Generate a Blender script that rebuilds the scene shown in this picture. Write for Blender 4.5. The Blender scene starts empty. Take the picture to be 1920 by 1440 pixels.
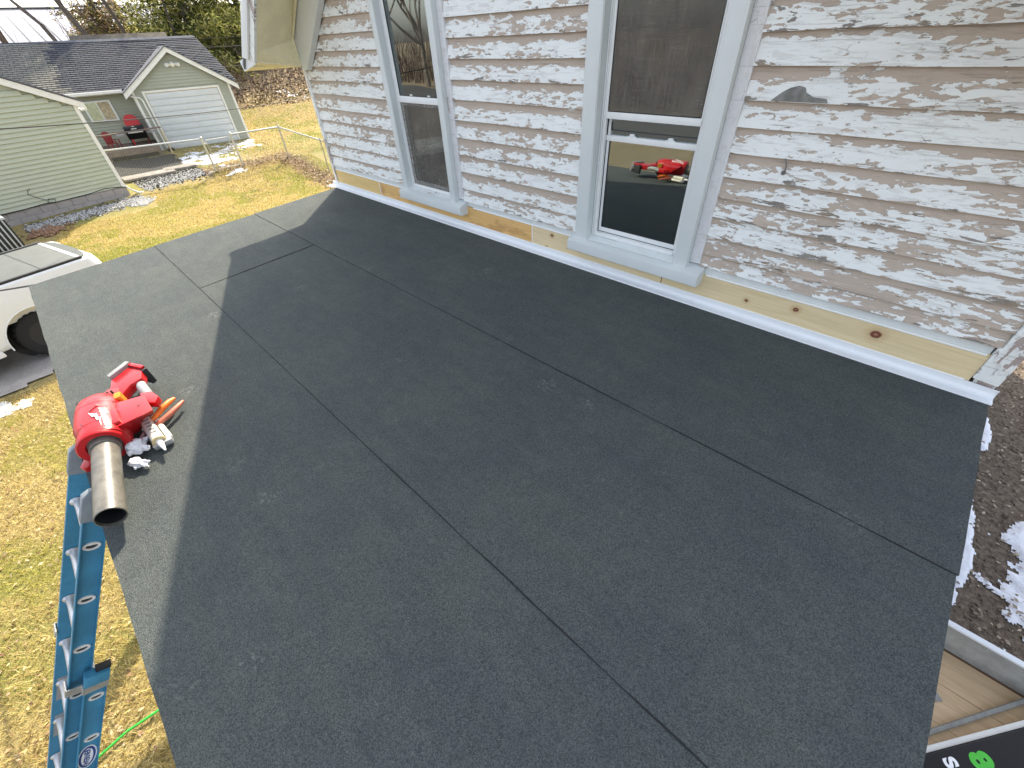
import bpy, bmesh, math, random
import numpy as np
from mathutils import Vector, Matrix, noise
random.seed(7); NR = np.random.RandomState(11)
rad = math.radians
sc = bpy.context.scene
COL = sc.collection

# ---------------------------------------------------------------- camera, world, sun, exposure
CAM = Vector((4.96954, -2.24557, 1.27322))
cr, cu, cf = (0.72757, 0.68477, -0.04166), (-0.42403, 0.49661, 0.75735), (-0.5393, 0.53336, -0.65168)
cd = bpy.data.cameras.new('camera'); cam = bpy.data.objects.new('camera', cd); COL.objects.link(cam)
m = Matrix(((cr[0], cu[0], -cf[0]), (cr[1], cu[1], -cf[1]), (cr[2], cu[2], -cf[2])))
cam.matrix_world = Matrix.Translation(CAM) @ m.to_4x4()
cd.sensor_width = 36; cd.lens = 14.384; cd.clip_start = 0.02; cd.clip_end = 1000
sc.camera = cam
SUN_AZ, SUN_EL = rad(44.5), rad(40)
SUN = Vector((-math.cos(SUN_EL) * math.cos(SUN_AZ), math.cos(SUN_EL) * math.sin(SUN_AZ), math.sin(SUN_EL)))
world = bpy.data.worlds.new('World'); sc.world = world; world.use_nodes = True
wn = world.node_tree.nodes; wl = world.node_tree.links
sky = wn.new('ShaderNodeTexSky'); sky.sky_type = 'NISHITA'; sky.sun_disc = False
sky.sun_elevation = SUN_EL; sky.sun_rotation = math.atan2(SUN.x, SUN.y)
sky.dust_density = 2.5; sky.air_density = 1.0; sky.ozone_density = 1.0
wn['Background'].inputs[1].default_value = 0.15
hs = wn.new('ShaderNodeHueSaturation'); hs.inputs['Saturation'].default_value = .48
wl.new(sky.outputs[0], hs.inputs['Color']); wl.new(hs.outputs[0], wn['Background'].inputs[0])
sd = bpy.data.lights.new('sun', 'SUN'); sd.energy = 3.35; sd.angle = rad(0.55); sd.color = (1.0, 0.89, 0.70)
so = bpy.data.objects.new('sun', sd); COL.objects.link(so); so.rotation_euler = SUN.to_track_quat('Z', 'Y').to_euler()
so.location = SUN * 60
vs = sc.view_settings; vs.view_transform = 'Standard'; vs.look = 'None'; vs.gamma = 1; vs.exposure = 1.60; vs.use_curve_mapping = False
sc.cycles.use_denoising = True
sc.cycles.max_bounces = 7; sc.cycles.transparent_max_bounces = 12

# ---------------------------------------------------------------- material helpers
class NT:
    def __init__(s, name):
        s.m = bpy.data.materials.new(name); s.m.use_nodes = True; s.t = s.m.node_tree; s.n = s.t.nodes
        s.b = s.n['Principled BSDF']; s.out = s.n['Material Output']
        s.tc = s.n.new('ShaderNodeTexCoord')
    def put(s, sock, v):
        if v is None: return
        if isinstance(v, bpy.types.NodeSocket): s.t.links.new(v, sock)
        else:
            if isinstance(v, (tuple, list)) and len(v) == 3 and getattr(sock, 'type', '') == 'RGBA': v = (*v, 1)
            sock.default_value = v
    def co(s, scale=(1, 1, 1), kind='Object', rand=0, loc=(0, 0, 0)):
        c = s.tc.outputs[kind]
        if rand:
            oi = s.n.new('ShaderNodeObjectInfo'); mu = s.n.new('ShaderNodeVectorMath'); mu.operation = 'SCALE'
            mu.inputs[0].default_value = (rand, rand * 1.7, rand * .6); s.t.links.new(oi.outputs['Random'], mu.inputs['Scale'])
            ad = s.n.new('ShaderNodeVectorMath'); ad.operation = 'ADD'; s.put(ad.inputs[0], c); s.put(ad.inputs[1], mu.outputs[0]); c = ad.outputs[0]
        mp = s.n.new('ShaderNodeMapping'); s.put(mp.inputs[0], c); mp.inputs['Scale'].default_value = scale; mp.inputs['Location'].default_value = loc
        return mp.outputs[0]
    def noise(s, v, scale=5, detail=4, rough=.55, dist=0):
        q = s.n.new('ShaderNodeTexNoise'); s.put(q.inputs['Vector'], v)
        q.inputs['Scale'].default_value = scale; q.inputs['Detail'].default_value = detail; q.inputs['Roughness'].default_value = rough; q.inputs['Distortion'].default_value = dist
        return q.outputs['Fac']
    def vor(s, v, scale=5, feature='F1', out='Distance', rnd=1):
        q = s.n.new('ShaderNodeTexVoronoi'); q.feature = feature; s.put(q.inputs['Vector'], v); q.inputs['Scale'].default_value = scale
        q.inputs['Randomness'].default_value = rnd
        return q.outputs[out]
    def wave(s, v, scale=5, dist=2, det=2, axis='X', dscale=1):
        q = s.n.new('ShaderNodeTexWave'); q.bands_direction = axis; s.put(q.inputs['Vector'], v)
        q.inputs['Scale'].default_value = scale; q.inputs['Distortion'].default_value = dist; q.inputs['Detail'].default_value = det; q.inputs['Detail Scale'].default_value = dscale
        return q.outputs['Fac']
    def math(s, op, a, b=None, c=None, clamp=False):
        q = s.n.new('ShaderNodeMath'); q.operation = op; q.use_clamp = clamp
        s.put(q.inputs[0], a); s.put(q.inputs[1], b)
        if c is not None: s.put(q.inputs[2], c)
        return q.outputs[0]
    def step(s, v, lo, hi, a=0., b=1.):
        q = s.n.new('ShaderNodeMapRange'); q.interpolation_type = 'SMOOTHSTEP'
        s.put(q.inputs[0], v)
        for i, x in enumerate((lo, hi, a, b)): q.inputs[1 + i].default_value = x
        return q.outputs[0]
    def mix(s, f, a, b, op='MIX'):
        q = s.n.new('ShaderNodeMix'); q.data_type = 'RGBA'; q.blend_type = op
        s.put(q.inputs[0], f); s.put(q.inputs[6], a); s.put(q.inputs[7], b); return q.outputs[2]
    def sep(s, v):
        q = s.n.new('ShaderNodeSeparateXYZ'); s.put(q.inputs[0], v); return q.outputs
    def bump(s, h, strength=.5, dist=.01, nrm=None):
        q = s.n.new('ShaderNodeBump'); s.put(q.inputs['Height'], h); q.inputs['Strength'].default_value = strength; q.inputs['Distance'].default_value = dist
        s.put(q.inputs['Normal'], nrm); return q.outputs[0]
    def fin(s, col=None, rough=None, nrm=None, metal=None, spec=None):
        s.put(s.b.inputs['Base Color'], col); s.put(s.b.inputs['Roughness'], rough); s.put(s.b.inputs['Normal'], nrm)
        s.put(s.b.inputs['Metallic'], metal); s.put(s.b.inputs['Specular IOR Level'], spec)
        return s.m

def plain(name, col, rough=.6, metal=0., var=.12, scale=8, bump=.15, bd=.003, spec=.5):
    t = NT(name); n = t.noise(t.co(rand=9), scale, 5, .6); n2 = t.noise(t.co(rand=9), scale * 9, 3)
    k = t.math('ADD', t.math('MULTIPLY', n, .7), t.math('MULTIPLY', n2, .3))
    c0 = tuple(max(0, x * (1 - var)) for x in col); c1 = tuple(x * (1 + var) for x in col)
    c = t.mix(t.step(k, .3, .7), c0, c1)
    return t.fin(c, t.math('ADD', t.math('MULTIPLY', n, .2), rough - .1), t.bump(n2, bump, bd), metal, spec)

def mat_roof():
    t = NT('granule_membrane')
    v = t.co(kind='Object'); g = t.vor(v, 420, 'F1', 'Color'); gs = t.sep(g)
    n = t.noise(v, 1.7, 5, .6, .4); st = t.noise(t.co((1, 6, 6)), 2.2, 5, .65); n3 = t.noise(v, 60, 3, .7); n4 = t.noise(v, 14, 4, .7)
    c = t.mix(t.step(gs[0], .0, 1), (.062, .075, .076), (.142, .160, .155))
    c = t.mix(t.step(gs[1], .95, 1.0), c, (.19, .20, .195))
    k = t.math('ADD', t.math('MULTIPLY', n, .6), t.math('MULTIPLY', st, .4))
    c = t.mix(t.step(k, .35, .66), t.mix(1, c, (.89, .90, .93), 'MULTIPLY'), t.mix(1, c, (1.12, 1.10, 1.05), 'MULTIPLY'))
    c = t.mix(t.math('MULTIPLY', t.step(n4, .35, .7), .35), c, t.mix(1, c, (1.3, 1.3, 1.3), 'MULTIPLY'))
    sp = t.math('MULTIPLY', t.step(t.vor(v, 2.3), .05, .16, 1, 0), t.step(t.noise(v, 60, 4, .8), .50, .62)); sc_ = t.math('MULTIPLY', t.step(t.noise(t.co((3, 26, 1)), 2.2, 3, .6, 1.2), .735, .75), t.step(n4, .5, .6))
    sp = t.math('MAXIMUM', sp, sc_); c = t.mix(t.math('MULTIPLY', sp, .5), c, (.34, .34, .31))
    # dusty scuffs, foot marks
    d = t.math('MULTIPLY', t.step(t.noise(v, 3.1, 6, .7, .8), .60, .72), t.step(t.noise(v, 42, 4, .8), .52, .66))
    c = t.mix(t.math('MULTIPLY', d, .42), c, (.32, .31, .28))
    h = t.math('ADD', t.vor(v, 420), t.math('MULTIPLY', n3, .8))
    return t.fin(c, .93, t.bump(h, 1.0, .006), spec=.3)

def mat_peel(name, zb=1.0, white=(.84, .870, .86), prim=(.495, .415, .345), amount=0.0, stretch=(1, 1, 1), lap=.105, crk=1.0, bare=0.):
    t = NT(name); v = t.co(rand=17); vz = t.sep(t.tc.outputs['Object'])[2]
    s = stretch
    big = t.noise(t.co((3.2 * s[0], 6, 9 * s[2]), rand=17), 1, 3, .5)
    mid = t.noise(t.co((13 * s[0], 20, 42 * s[2]), rand=23), 1, 6, .62, .3)
    w = t.noise(t.co((40, 40, 40), rand=5), 1, 2)
    wv = t.n.new('ShaderNodeVectorMath'); wv.operation = 'MULTIPLY_ADD'
    cmb = t.n.new('ShaderNodeCombineXYZ'); t.put(cmb.inputs[0], w); t.put(cmb.inputs[2], w)
    t.put(wv.inputs[0], cmb.outputs[0]); wv.inputs[1].default_value = (.9, .9, .9); t.put(wv.inputs[2], t.co((26 * s[0], 40, 80 * s[2]), rand=31))
    cell = t.sep(t.vor(wv.outputs[0], 1, 'F1', 'Color'))[0]
    edge = t.vor(wv.outputs[0], 1, 'DISTANCE_TO_EDGE')
    fine = t.noise(t.co((60, 60, 190), rand=3), 1, 4, .7)
    sm = t.math('ADD', t.math('MULTIPLY', big, .95), t.math('MULTIPLY', mid, .8))
    sm = t.math('ADD', sm, t.math('MULTIPLY', cell, .25)); sm = t.math('ADD', sm, t.math('MULTIPLY', fine, .14))
    zz = t.step(vz, lap * .52, lap * .98, 0, .40 * zb); sm = t.math('SUBTRACT', sm, zz)
    W = t.step(sm, .950 - amount, .962 - amount)
    e2 = t.math('ADD', sm, t.math('MULTIPLY', t.noise(t.co((9, 9, 50), rand=41), 1, 5, .7), .9))
    low = t.step(vz, 0, lap * .4, .10 * zb, 0)
    B = t.step(t.math('SUBTRACT', t.noise(t.co((7 * s[0], 9, 34 * s[2]), rand=47), 1, 6, .66, .4), t.math('MULTIPLY', low, -1)), .675 - bare, .685 - bare)
    grain = t.noise(t.co((5, 60, 160), rand=7), 1, 5, .6)
    wood = t.mix(grain, (.13, .115, .10), (.34, .315, .28))
    wood = t.mix(t.step(t.noise(t.co((3, 3, 3), rand=8), 1, 2), .5, .7), wood, (.30, .22, .13))
    tone = t.noise(t.co((2, 2, 5), rand=12), 1, 4)
    pr = t.mix(tone, tuple(x * .88 for x in prim), tuple(x * 1.08 for x in prim))
    wh = t.mix(tone, tuple(x * .92 for x in white), white)
    wh = t.mix(t.step(fine, .58, .8, 0, .25), wh, tuple(x * .8 for x in prim))
    g2 = t.noise(t.co((10 * s[0], 16, 60 * s[2]), rand=83), 1, 5, .68, .5); wh = t.mix(t.step(g2, .54, .575, 0, .55), wh, (.60, .60, .575)); wh = t.mix(t.step(t.noise(t.co((3, 3, 9), rand=85), 1, 4, .6), .5, .75, 0, .35), wh, (.62, .64, .63)); pr = t.mix(t.step(g2, .40, .43, .55, 0), pr, tuple(x * .80 for x in prim)); pr = t.mix(t.step(g2, .60, .63, 0, .5), pr, tuple(min(.8, x * 1.22) for x in prim))
    c = t.mix(W, pr, wh); c = t.mix(B, c, wood)
    e3 = t.vor(t.co((9 * s[0], 14, 42 * s[2]), rand=77), 1, 'DISTANCE_TO_EDGE'); hz = t.step(t.noise(t.co((4, 8, 150), rand=71), 1, 4, .6), .60, .66)
    ck = t.math('MULTIPLY', t.step(e3, .004, .022, 1, 0), t.step(t.noise(t.co((5, 5, 12), rand=61), 1, 3), .54, .66))
    ck = t.math('MAXIMUM', t.math('MULTIPLY', ck, .34 * crk), t.math('MULTIPLY', hz, .30 * crk))
    c = t.mix(ck, c, (.16, .13, .11))
    # chip shadow painted as a dark rim under each flake edge
    rim = t.math('MULTIPLY', t.math('SUBTRACT', t.step(sm, .932 - amount, .949 - amount), t.step(sm, .949 - amount, .955 - amount)), .5)
    c = t.mix(rim, c, (.2, .17, .15))
    h = t.math('SUBTRACT', t.math('ADD', W, 1), B); h = t.math('SUBTRACT', h, ck); h = t.math('ADD', h, t.math('MULTIPLY', fine, .3))
    return t.fin(c, t.math('ADD', t.math('MULTIPLY', W, -.2), .72), t.bump(h, .6, .003))

def mat_pine(name, c0, c1, knots=(), axis_scale=(1.3, 18, 22), blot=.0):
    t = NT(name); v = t.co(axis_scale); d = t.noise(t.co((.9, 6, 6)), 2, 3)
    g = t.noise(v, 3.0, 6, .62, .9); w = t.noise(t.co((.5, 9, 34)), 2.2, 4, .5, 1.6)
    c = t.mix(t.step(t.math('ADD', t.math('MULTIPLY', g, .6), t.math('MULTIPLY', w, .4)), .25, .75), c0, c1)
    c = t.mix(t.step(d, .55, .72, 0, .35), c, tuple(x * .72 for x in c0))
    if blot: c = t.mix(t.math('MULTIPLY', t.step(t.noise(t.co((1.6, 5, 5)), 1.6, 5, .7), .5, .62), blot), c, (.36, .17, .055))
    for (kx, kz, r) in knots:
        q = t.n.new('ShaderNodeVectorMath'); q.operation = 'DISTANCE'
        mp = t.n.new('ShaderNodeMapping'); t.put(mp.inputs[0], t.tc.outputs['Object']); mp.inputs['Scale'].default_value = (1, 0, 1.15)
        t.put(q.inputs[0], mp.outputs[0]); q.inputs[1].default_value = (kx, 0, kz * 1.15)
        dd = t.math('ADD', q.outputs['Value'], t.math('MULTIPLY', t.noise(t.co((60, 60, 60)), 1, 2), .006))
        c = t.mix(t.step(dd, r * .8, r * 2.6, .45, 0), c, (.42, .24, .09))
        c = t.mix(t.step(dd, r * .75, r * 1.1, 1, 0), c, (.16, .045, .025))
        c = t.mix(t.step(dd, r * .25, r * .6, .75, 0), c, (.42, .22, .12))
    return t.fin(c, .6, t.bump(g, .25, .002))

def mat_terrain():
    t = NT('yard_ground'); v = t.tc.outputs['Object']; x, y, z = t.sep(v)
    n = t.noise(v, .35, 5, .6); n2 = t.noise(v, 1.3, 6, .7); n3 = t.noise(v, 22, 5, .75); n4 = t.noise(v, 90, 3, .7)
    c = t.mix(t.step(n3, .3, .7), (.20, .155, .06), (.46, .37, .165))
    gr = t.mix(n3, (.10, .125, .025), (.30, .30, .07))
    c = t.mix(t.step(n, .46, .62, 0, .75), c, gr)
    c = t.mix(t.step(n4, .56, .74, 0, .6), c, (.15, .09, .05))
    leaf = t.mix(n3, (.10, .06, .035), (.30, .20, .13))
    lm = t.math('ADD', x, t.math('MULTIPLY', n2, 5)); c = t.mix(t.step(lm, -30, -26, 1, 0), c, leaf)
    brn = t.mix(n3, (.17, .125, .06), (.33, .25, .12)); c = t.mix(t.step(lm, -24, -19.5, .8, 0), c, brn); c = t.mix(t.step(t.math('ADD', y, n2), -8.5, -6.5, .9, 0), c, t.mix(n2, (.15, .12, .085), (.27, .225, .15)))
    c = t.mix(t.step(t.math('MULTIPLY', t.step(lm, -30, -26, 1, 0), n4), 0, 1, 0, .3), c, (.36, .28, .22))
    mud = t.mix(t.step(n3, .3, .7), (.075, .058, .043), (.27, .215, .165)); mud = t.mix(t.step(n4, .55, .7, 0, .5), mud, (.34, .28, .22))
    c = t.mix(t.step(t.math('ADD', x, t.math('MULTIPLY', n2, .6)), 5.3, 5.8), c, mud)
    return t.fin(c, .95, t.bump(t.math('ADD', n3, n4), .7, .03), spec=.2)

def mat_attr(name, rough=.8, trans=0):
    t = NT(name); a = t.n.new('ShaderNodeAttribute'); a.attribute_name = 'Col'
    if not trans: return t.fin(a.outputs['Color'], rough, spec=.25)
    df = t.n.new('ShaderNodeBsdfDiffuse'); tl = t.n.new('ShaderNodeBsdfTranslucent'); t.put(df.inputs[0], a.outputs['Color']); t.put(tl.inputs[0], a.outputs['Color'])
    mx = t.n.new('ShaderNodeMixShader'); mx.inputs[0].default_value = trans; t.put(mx.inputs[1], df.outputs[0]); t.put(mx.inputs[2], tl.outputs[0]); t.put(t.out.inputs[0], mx.outputs[0]); return t.m

def mat_glass(name, refl=.3, tint=(.75, .8, .8), dusty=.0):
    t = NT(name); gl = t.n.new('ShaderNodeBsdfGlossy'); gl.inputs['Roughness'].default_value = .012; gl.inputs[0].default_value = (.95, 1, .98, 1)
    tr = t.n.new('ShaderNodeBsdfTransparent'); tr.inputs[0].default_value = (*tint, 1)
    fr = t.n.new('ShaderNodeLayerWeight'); fr.inputs[0].default_value = .35
    f = t.math('ADD', t.math('MULTIPLY', fr.outputs['Fresnel'], .8), refl, clamp=True)
    n = t.noise(t.co((1, 1, 1)), 1.1, 2); t.put(gl.inputs['Normal'], t.bump(n, .05, .02))
    mx = t.n.new('ShaderNodeMixShader'); t.put(mx.inputs[0], f); t.put(mx.inputs[1], tr.outputs[0]); t.put(mx.inputs[2], gl.outputs[0])
    o = mx.outputs[0]
    df = t.n.new('ShaderNodeBsdfDiffuse'); df.inputs[0].default_value = (.3, .3, .28, 1)
    m2 = t.n.new('ShaderNodeMixShader'); t.put(m2.inputs[0], t.step(t.noise(t.co((6, 6, 2)), 1.5, 6, .7), .45, .9, .0 + dusty * .1, .015 + dusty)); t.put(m2.inputs[1], o); t.put(m2.inputs[2], df.outputs[0])
    t.put(t.out.inputs[0], m2.outputs[0]); return t.m

def mat_screen():
    t = NT('insect_screen'); tr = t.n.new('ShaderNodeBsdfTransparent'); df = t.n.new('ShaderNodeBsdfDiffuse')
    vx = t.noise(t.co((160, 1, 6)), 1, 4, .7); vz = t.noise(t.co((6, 1, 220)), 1, 3, .7); b = t.noise(t.co((7, 1, 5)), 1, 3)
    k = t.math('ADD', t.math('MULTIPLY', vx, .5), t.math('MULTIPLY', vz, .5)); t.put(df.inputs[0], t.mix(t.step(t.noise(t.co((5, 1, 3)), 1.6, 5, .7), .35, .65), (.16, .15, .135), (.24, .22, .19)))
    mx = t.n.new('ShaderNodeMixShader'); t.put(mx.inputs[0], t.math('ADD', t.step(k, .35, .66, .10, .58), t.math('MULTIPLY', b, .18)))
    t.put(mx.inputs[1], tr.outputs[0]); t.put(mx.inputs[2], df.outputs[0]); t.put(t.out.inputs[0], mx.outputs[0]); return t.m

def mat_shingle(name, c0, c1):
    t = NT(name); oi = t.n.new('ShaderNodeObjectInfo'); v = t.co(kind='Object')
    n = t.noise(v, .8, 4); n2 = t.noise(v, 120, 2); nn = t.noise(v, 5, 3)
    c = t.mix(t.step(t.math('ADD', t.math('MULTIPLY', n, .5), t.math('MULTIPLY', nn, .5)), .35, .65), c0, c1)
    c = t.mix(t.math('MULTIPLY', n2, .5), c, tuple(x * 1.6 for x in c1))
    return t.fin(c, .9, t.bump(n2, .6, .004))

def mat_block():
    t = NT('concrete_block'); n = t.noise(t.co(rand=7), 9, 6, .7); n2 = t.noise(t.co(rand=7), 70, 3)
    c = t.mix(n, (.25, .225, .215), (.42, .395, .385)); return t.fin(c, .9, t.bump(n2, .6, .006))

M = dict(
    roof=mat_roof(), clap=mat_peel('peeling_clapboard_paint'), clap2=mat_peel('peeling_clapboard_paint_worn', amount=-.07, zb=.7, bare=.05),
    clap4=mat_peel('peeling_clapboard_paint_mostly_primer', amount=-.20, zb=.6, bare=.035), dgalv=plain('dull_galvanised_wire', (.30, .30, .27), .6), paver=plain('stained_paving', (.22, .20, .18), .9, var=.3, scale=5), shade_soil=plain('shade_black_soil', (.012, .011, .009), .95, var=.5, scale=6),  # the near-black soil colour carries the shade by the deck
    clap3=mat_peel('peeling_clapboard_paint_whiter', amount=.06, zb=.85),
    cas=mat_peel('cracked_casing_paint', zb=0, white=(.74, .75, .77), prim=(.48, .42, .38), amount=.12, bare=-.01, stretch=(3, 3, .25)),
    corner=mat_peel('peeling_corner_paint', zb=0, amount=-.02, stretch=(3, 3, .25), prim=(.42, .35, .32)),
    wrap=plain('grey_wrapped_trim', (.64, .685, .685), .42, var=.03, scale=3, bump=.05),
    vinyl=plain('white_window_vinyl', (.78, .80, .80), .35, var=.04, bump=.04),
    sill=mat_peel('dirty_sill_paint', zb=0, white=(.74, .79, .79), prim=(.55, .50, .42), amount=.17),
    flash=plain('white_metal_flashing', (.76, .79, .82), .33, var=.03, scale=2, bump=.05),
    caulk=plain('white_sealant', (.85, .86, .85), .5, var=.02),
    dark=plain('black_sealant', (.012, .013, .014), .7),
    frieze=plain('pale_grey_painted_trim', (.66, .69, .68), .55, var=.06, scale=4),
    soffit=plain('bounce_tinted_soffit', (.84, .77, .52), .6, var=.10, scale=5, bump=.3),  # yellow tint stands in for light bounced off the sunlit grass
    glass=mat_glass('window_glass', .17), glass2=mat_glass('window_glass_dusty', .12, dusty=.05), screen=mat_screen(),
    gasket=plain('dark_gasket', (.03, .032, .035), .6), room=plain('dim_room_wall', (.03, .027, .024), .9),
    pine_y=mat_pine('pale_pine', (.58, .44, .24), (.72, .58, .36)), pine_o=mat_pine('orange_pine', (.64, .37, .12), (.80, .54, .23), blot=.5),
    pine_g=mat_pine('golden_pine', (.66, .45, .17), (.78, .58, .26)),
    leaf_attr=mat_attr('dead_leaf'), grass=mat_attr('straw_grass', .85, .4), twig=mat_attr('needle_foliage', .8, .45),
    bark=plain('tree_bark', (.13, .105, .085), .9, var=.3, scale=6, bump=.7, bd=.03),
    bark2=plain('pale_bark', (.24, .20, .17), .9, var=.3, scale=6, bump=.7, bd=.03),
    terrain=mat_terrain(),
    conc=plain('driveway_concrete', (.36, .33, .30), .9, var=.22, scale=3, bump=.4, bd=.01),
    snow=plain('old_snow', (.80, .82, .88), .8, var=.08, scale=5, bump=.5, bd=.02), 
    stone=plain('pale_gravel', (.44, .43, .41), .85, var=.3, scale=14, bump=.3),
    block=mat_block(),
    sage=plain('sage_vinyl_siding', (.43, .455, .345), .5, var=.04, scale=2, bump=.08),
    sage2=plain('grey_green_vinyl_siding', (.375, .39, .315), .55, var=.05, scale=2, bump=.08),
    trim=plain('white_trim', (.76, .75, .70), .5, var=.05), door=plain('garage_door_paint', (.60, .63, .64), .45, var=.05, scale=2),
    tanp=plain('tan_weather_strip', (.52, .42, .27), .7),
    shing=mat_shingle('slate_shingle', (.055, .062, .085), (.13, .135, .15)),
    metalroof=plain('white_metal_roofing', (.27, .265, .31), .45, var=.05, scale=1),
    rust=plain('rust_brown_siding', (.30, .17, .09), .8),
    galv=plain('galvanised_steel', (.50, .50, .46), .38, metal=.75, var=.1, scale=10),
    deck=plain('weathered_deck_wood', (.20, .15, .12), .85, var=.25, scale=6), under=plain('dark_lattice', (.04, .04, .035), .9),
    bblack=plain('black_enamel', (.010, .010, .011), .4, spec=.2), redp=plain('red_plastic', (.62, .025, .03), .45, var=.06),
    redp2=plain('faded_red_plastic', (.25, .02, .02), .55, var=.1),
    steel=plain('brushed_steel', (.55, .55, .55), .35, metal=.8),
    white=plain('white_car_paint', (.80, .80, .79), .22, var=.02, scale=2, bump=.0), tyre=plain('tyre_rubber', (.018, .018, .019), .85, var=.2, scale=20, bump=.5),
    cover=plain('grey_vinyl_cover', (.085, .093, .084), .6, var=.12, scale=4, bump=.15), blacktrim=plain('black_trim', (.02, .02, .022), .55),
    cable=plain('black_cable', (.02, .02, .02), .6), grill=plain('grey_metal_casing', (.36, .40, .42), .5),
    lad=plain('blue_fibreglass', (.045, .225, .37), .5, var=.16, scale=9, bump=.15), lad2=plain('pale_blue_fibreglass', (.12, .36, .47), .45, var=.08),
    alu=plain('mill_aluminium', (.55, .56, .57), .4, metal=.7, var=.12, scale=14), cap=plain('grey_plastic_cap', (.20, .23, .25), .6, var=.15),
    label=plain('white_label', (.80, .82, .84), .5), blue=plain('dark_blue_print', (.02, .06, .25), .5),
    red=plain('red_tool_plastic', (.50, .012, .016), .30, var=.05, scale=6, bump=.05), red_d=plain('dark_red_tool_plastic', (.30, .008, .015), .4),
    tube=plain('scuffed_grey_pipe', (.135, .125, .105), .40, var=.35, scale=26, bump=.1), rubber=plain('black_rubber', (.025, .025, .027), .6),
    greyp=plain('grey_tool_plastic', (.30, .30, .30), .5), battery=plain('silver_battery_plastic', (.24, .24, .24), .35),
    glove=plain('white_glove_fabric', (.74, .74, .77), .85, var=.08, scale=30, bump=.5), orange=plain('orange_grip', (.85, .22, .03), .45), salmon=plain('worn_red_grip', (.62, .17, .10), .5),
    white_p=plain('white_print', (.85, .85, .85), .5), cream=plain('cream_cartridge', (.72, .69, .60), .45, var=.15, scale=30),
    cordg=plain('green_cord', (.03, .42, .05), .5), greenp=plain('green_print', (.06, .50, .03), .5),
    ply=mat_pine('trailer_plywood', (.50, .34, .19), (.68, .50, .30), axis_scale=(1, 9, 9)), greyboard=plain('weathered_grey_board', (.30, .30, .28), .75, var=.2, scale=12),
    asphalt=plain('street_asphalt', (.055, .055, .056), .9, var=.2), carred=plain('red_car_paint', (.5, .015, .02), .2, var=.03), pole=plain('tan_pole_wood', (.36, .26, .16), .85, var=.2),
    brush=plain('brown_brush_stems', (.16, .125, .10), .9, var=.3),
)
# ---------------------------------------------------------------- geometry helpers
def fr_id(p): return p
class Frame:
    """local frame: origin, x axis, y axis, z axis"""
    def __init__(s, o, x, y=None, z=(0, 0, 1)):
        s.o = Vector(o); s.x = Vector(x).normalized(); s.z = Vector(z).normalized()
        if y is None: s.y = s.z.cross(s.x).normalized(); s.z = s.x.cross(s.y).normalized()
        else: s.y = Vector(y).normalized()
    def __call__(s, p): return s.o + s.x * p[0] + s.y * p[1] + s.z * p[2]

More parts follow.
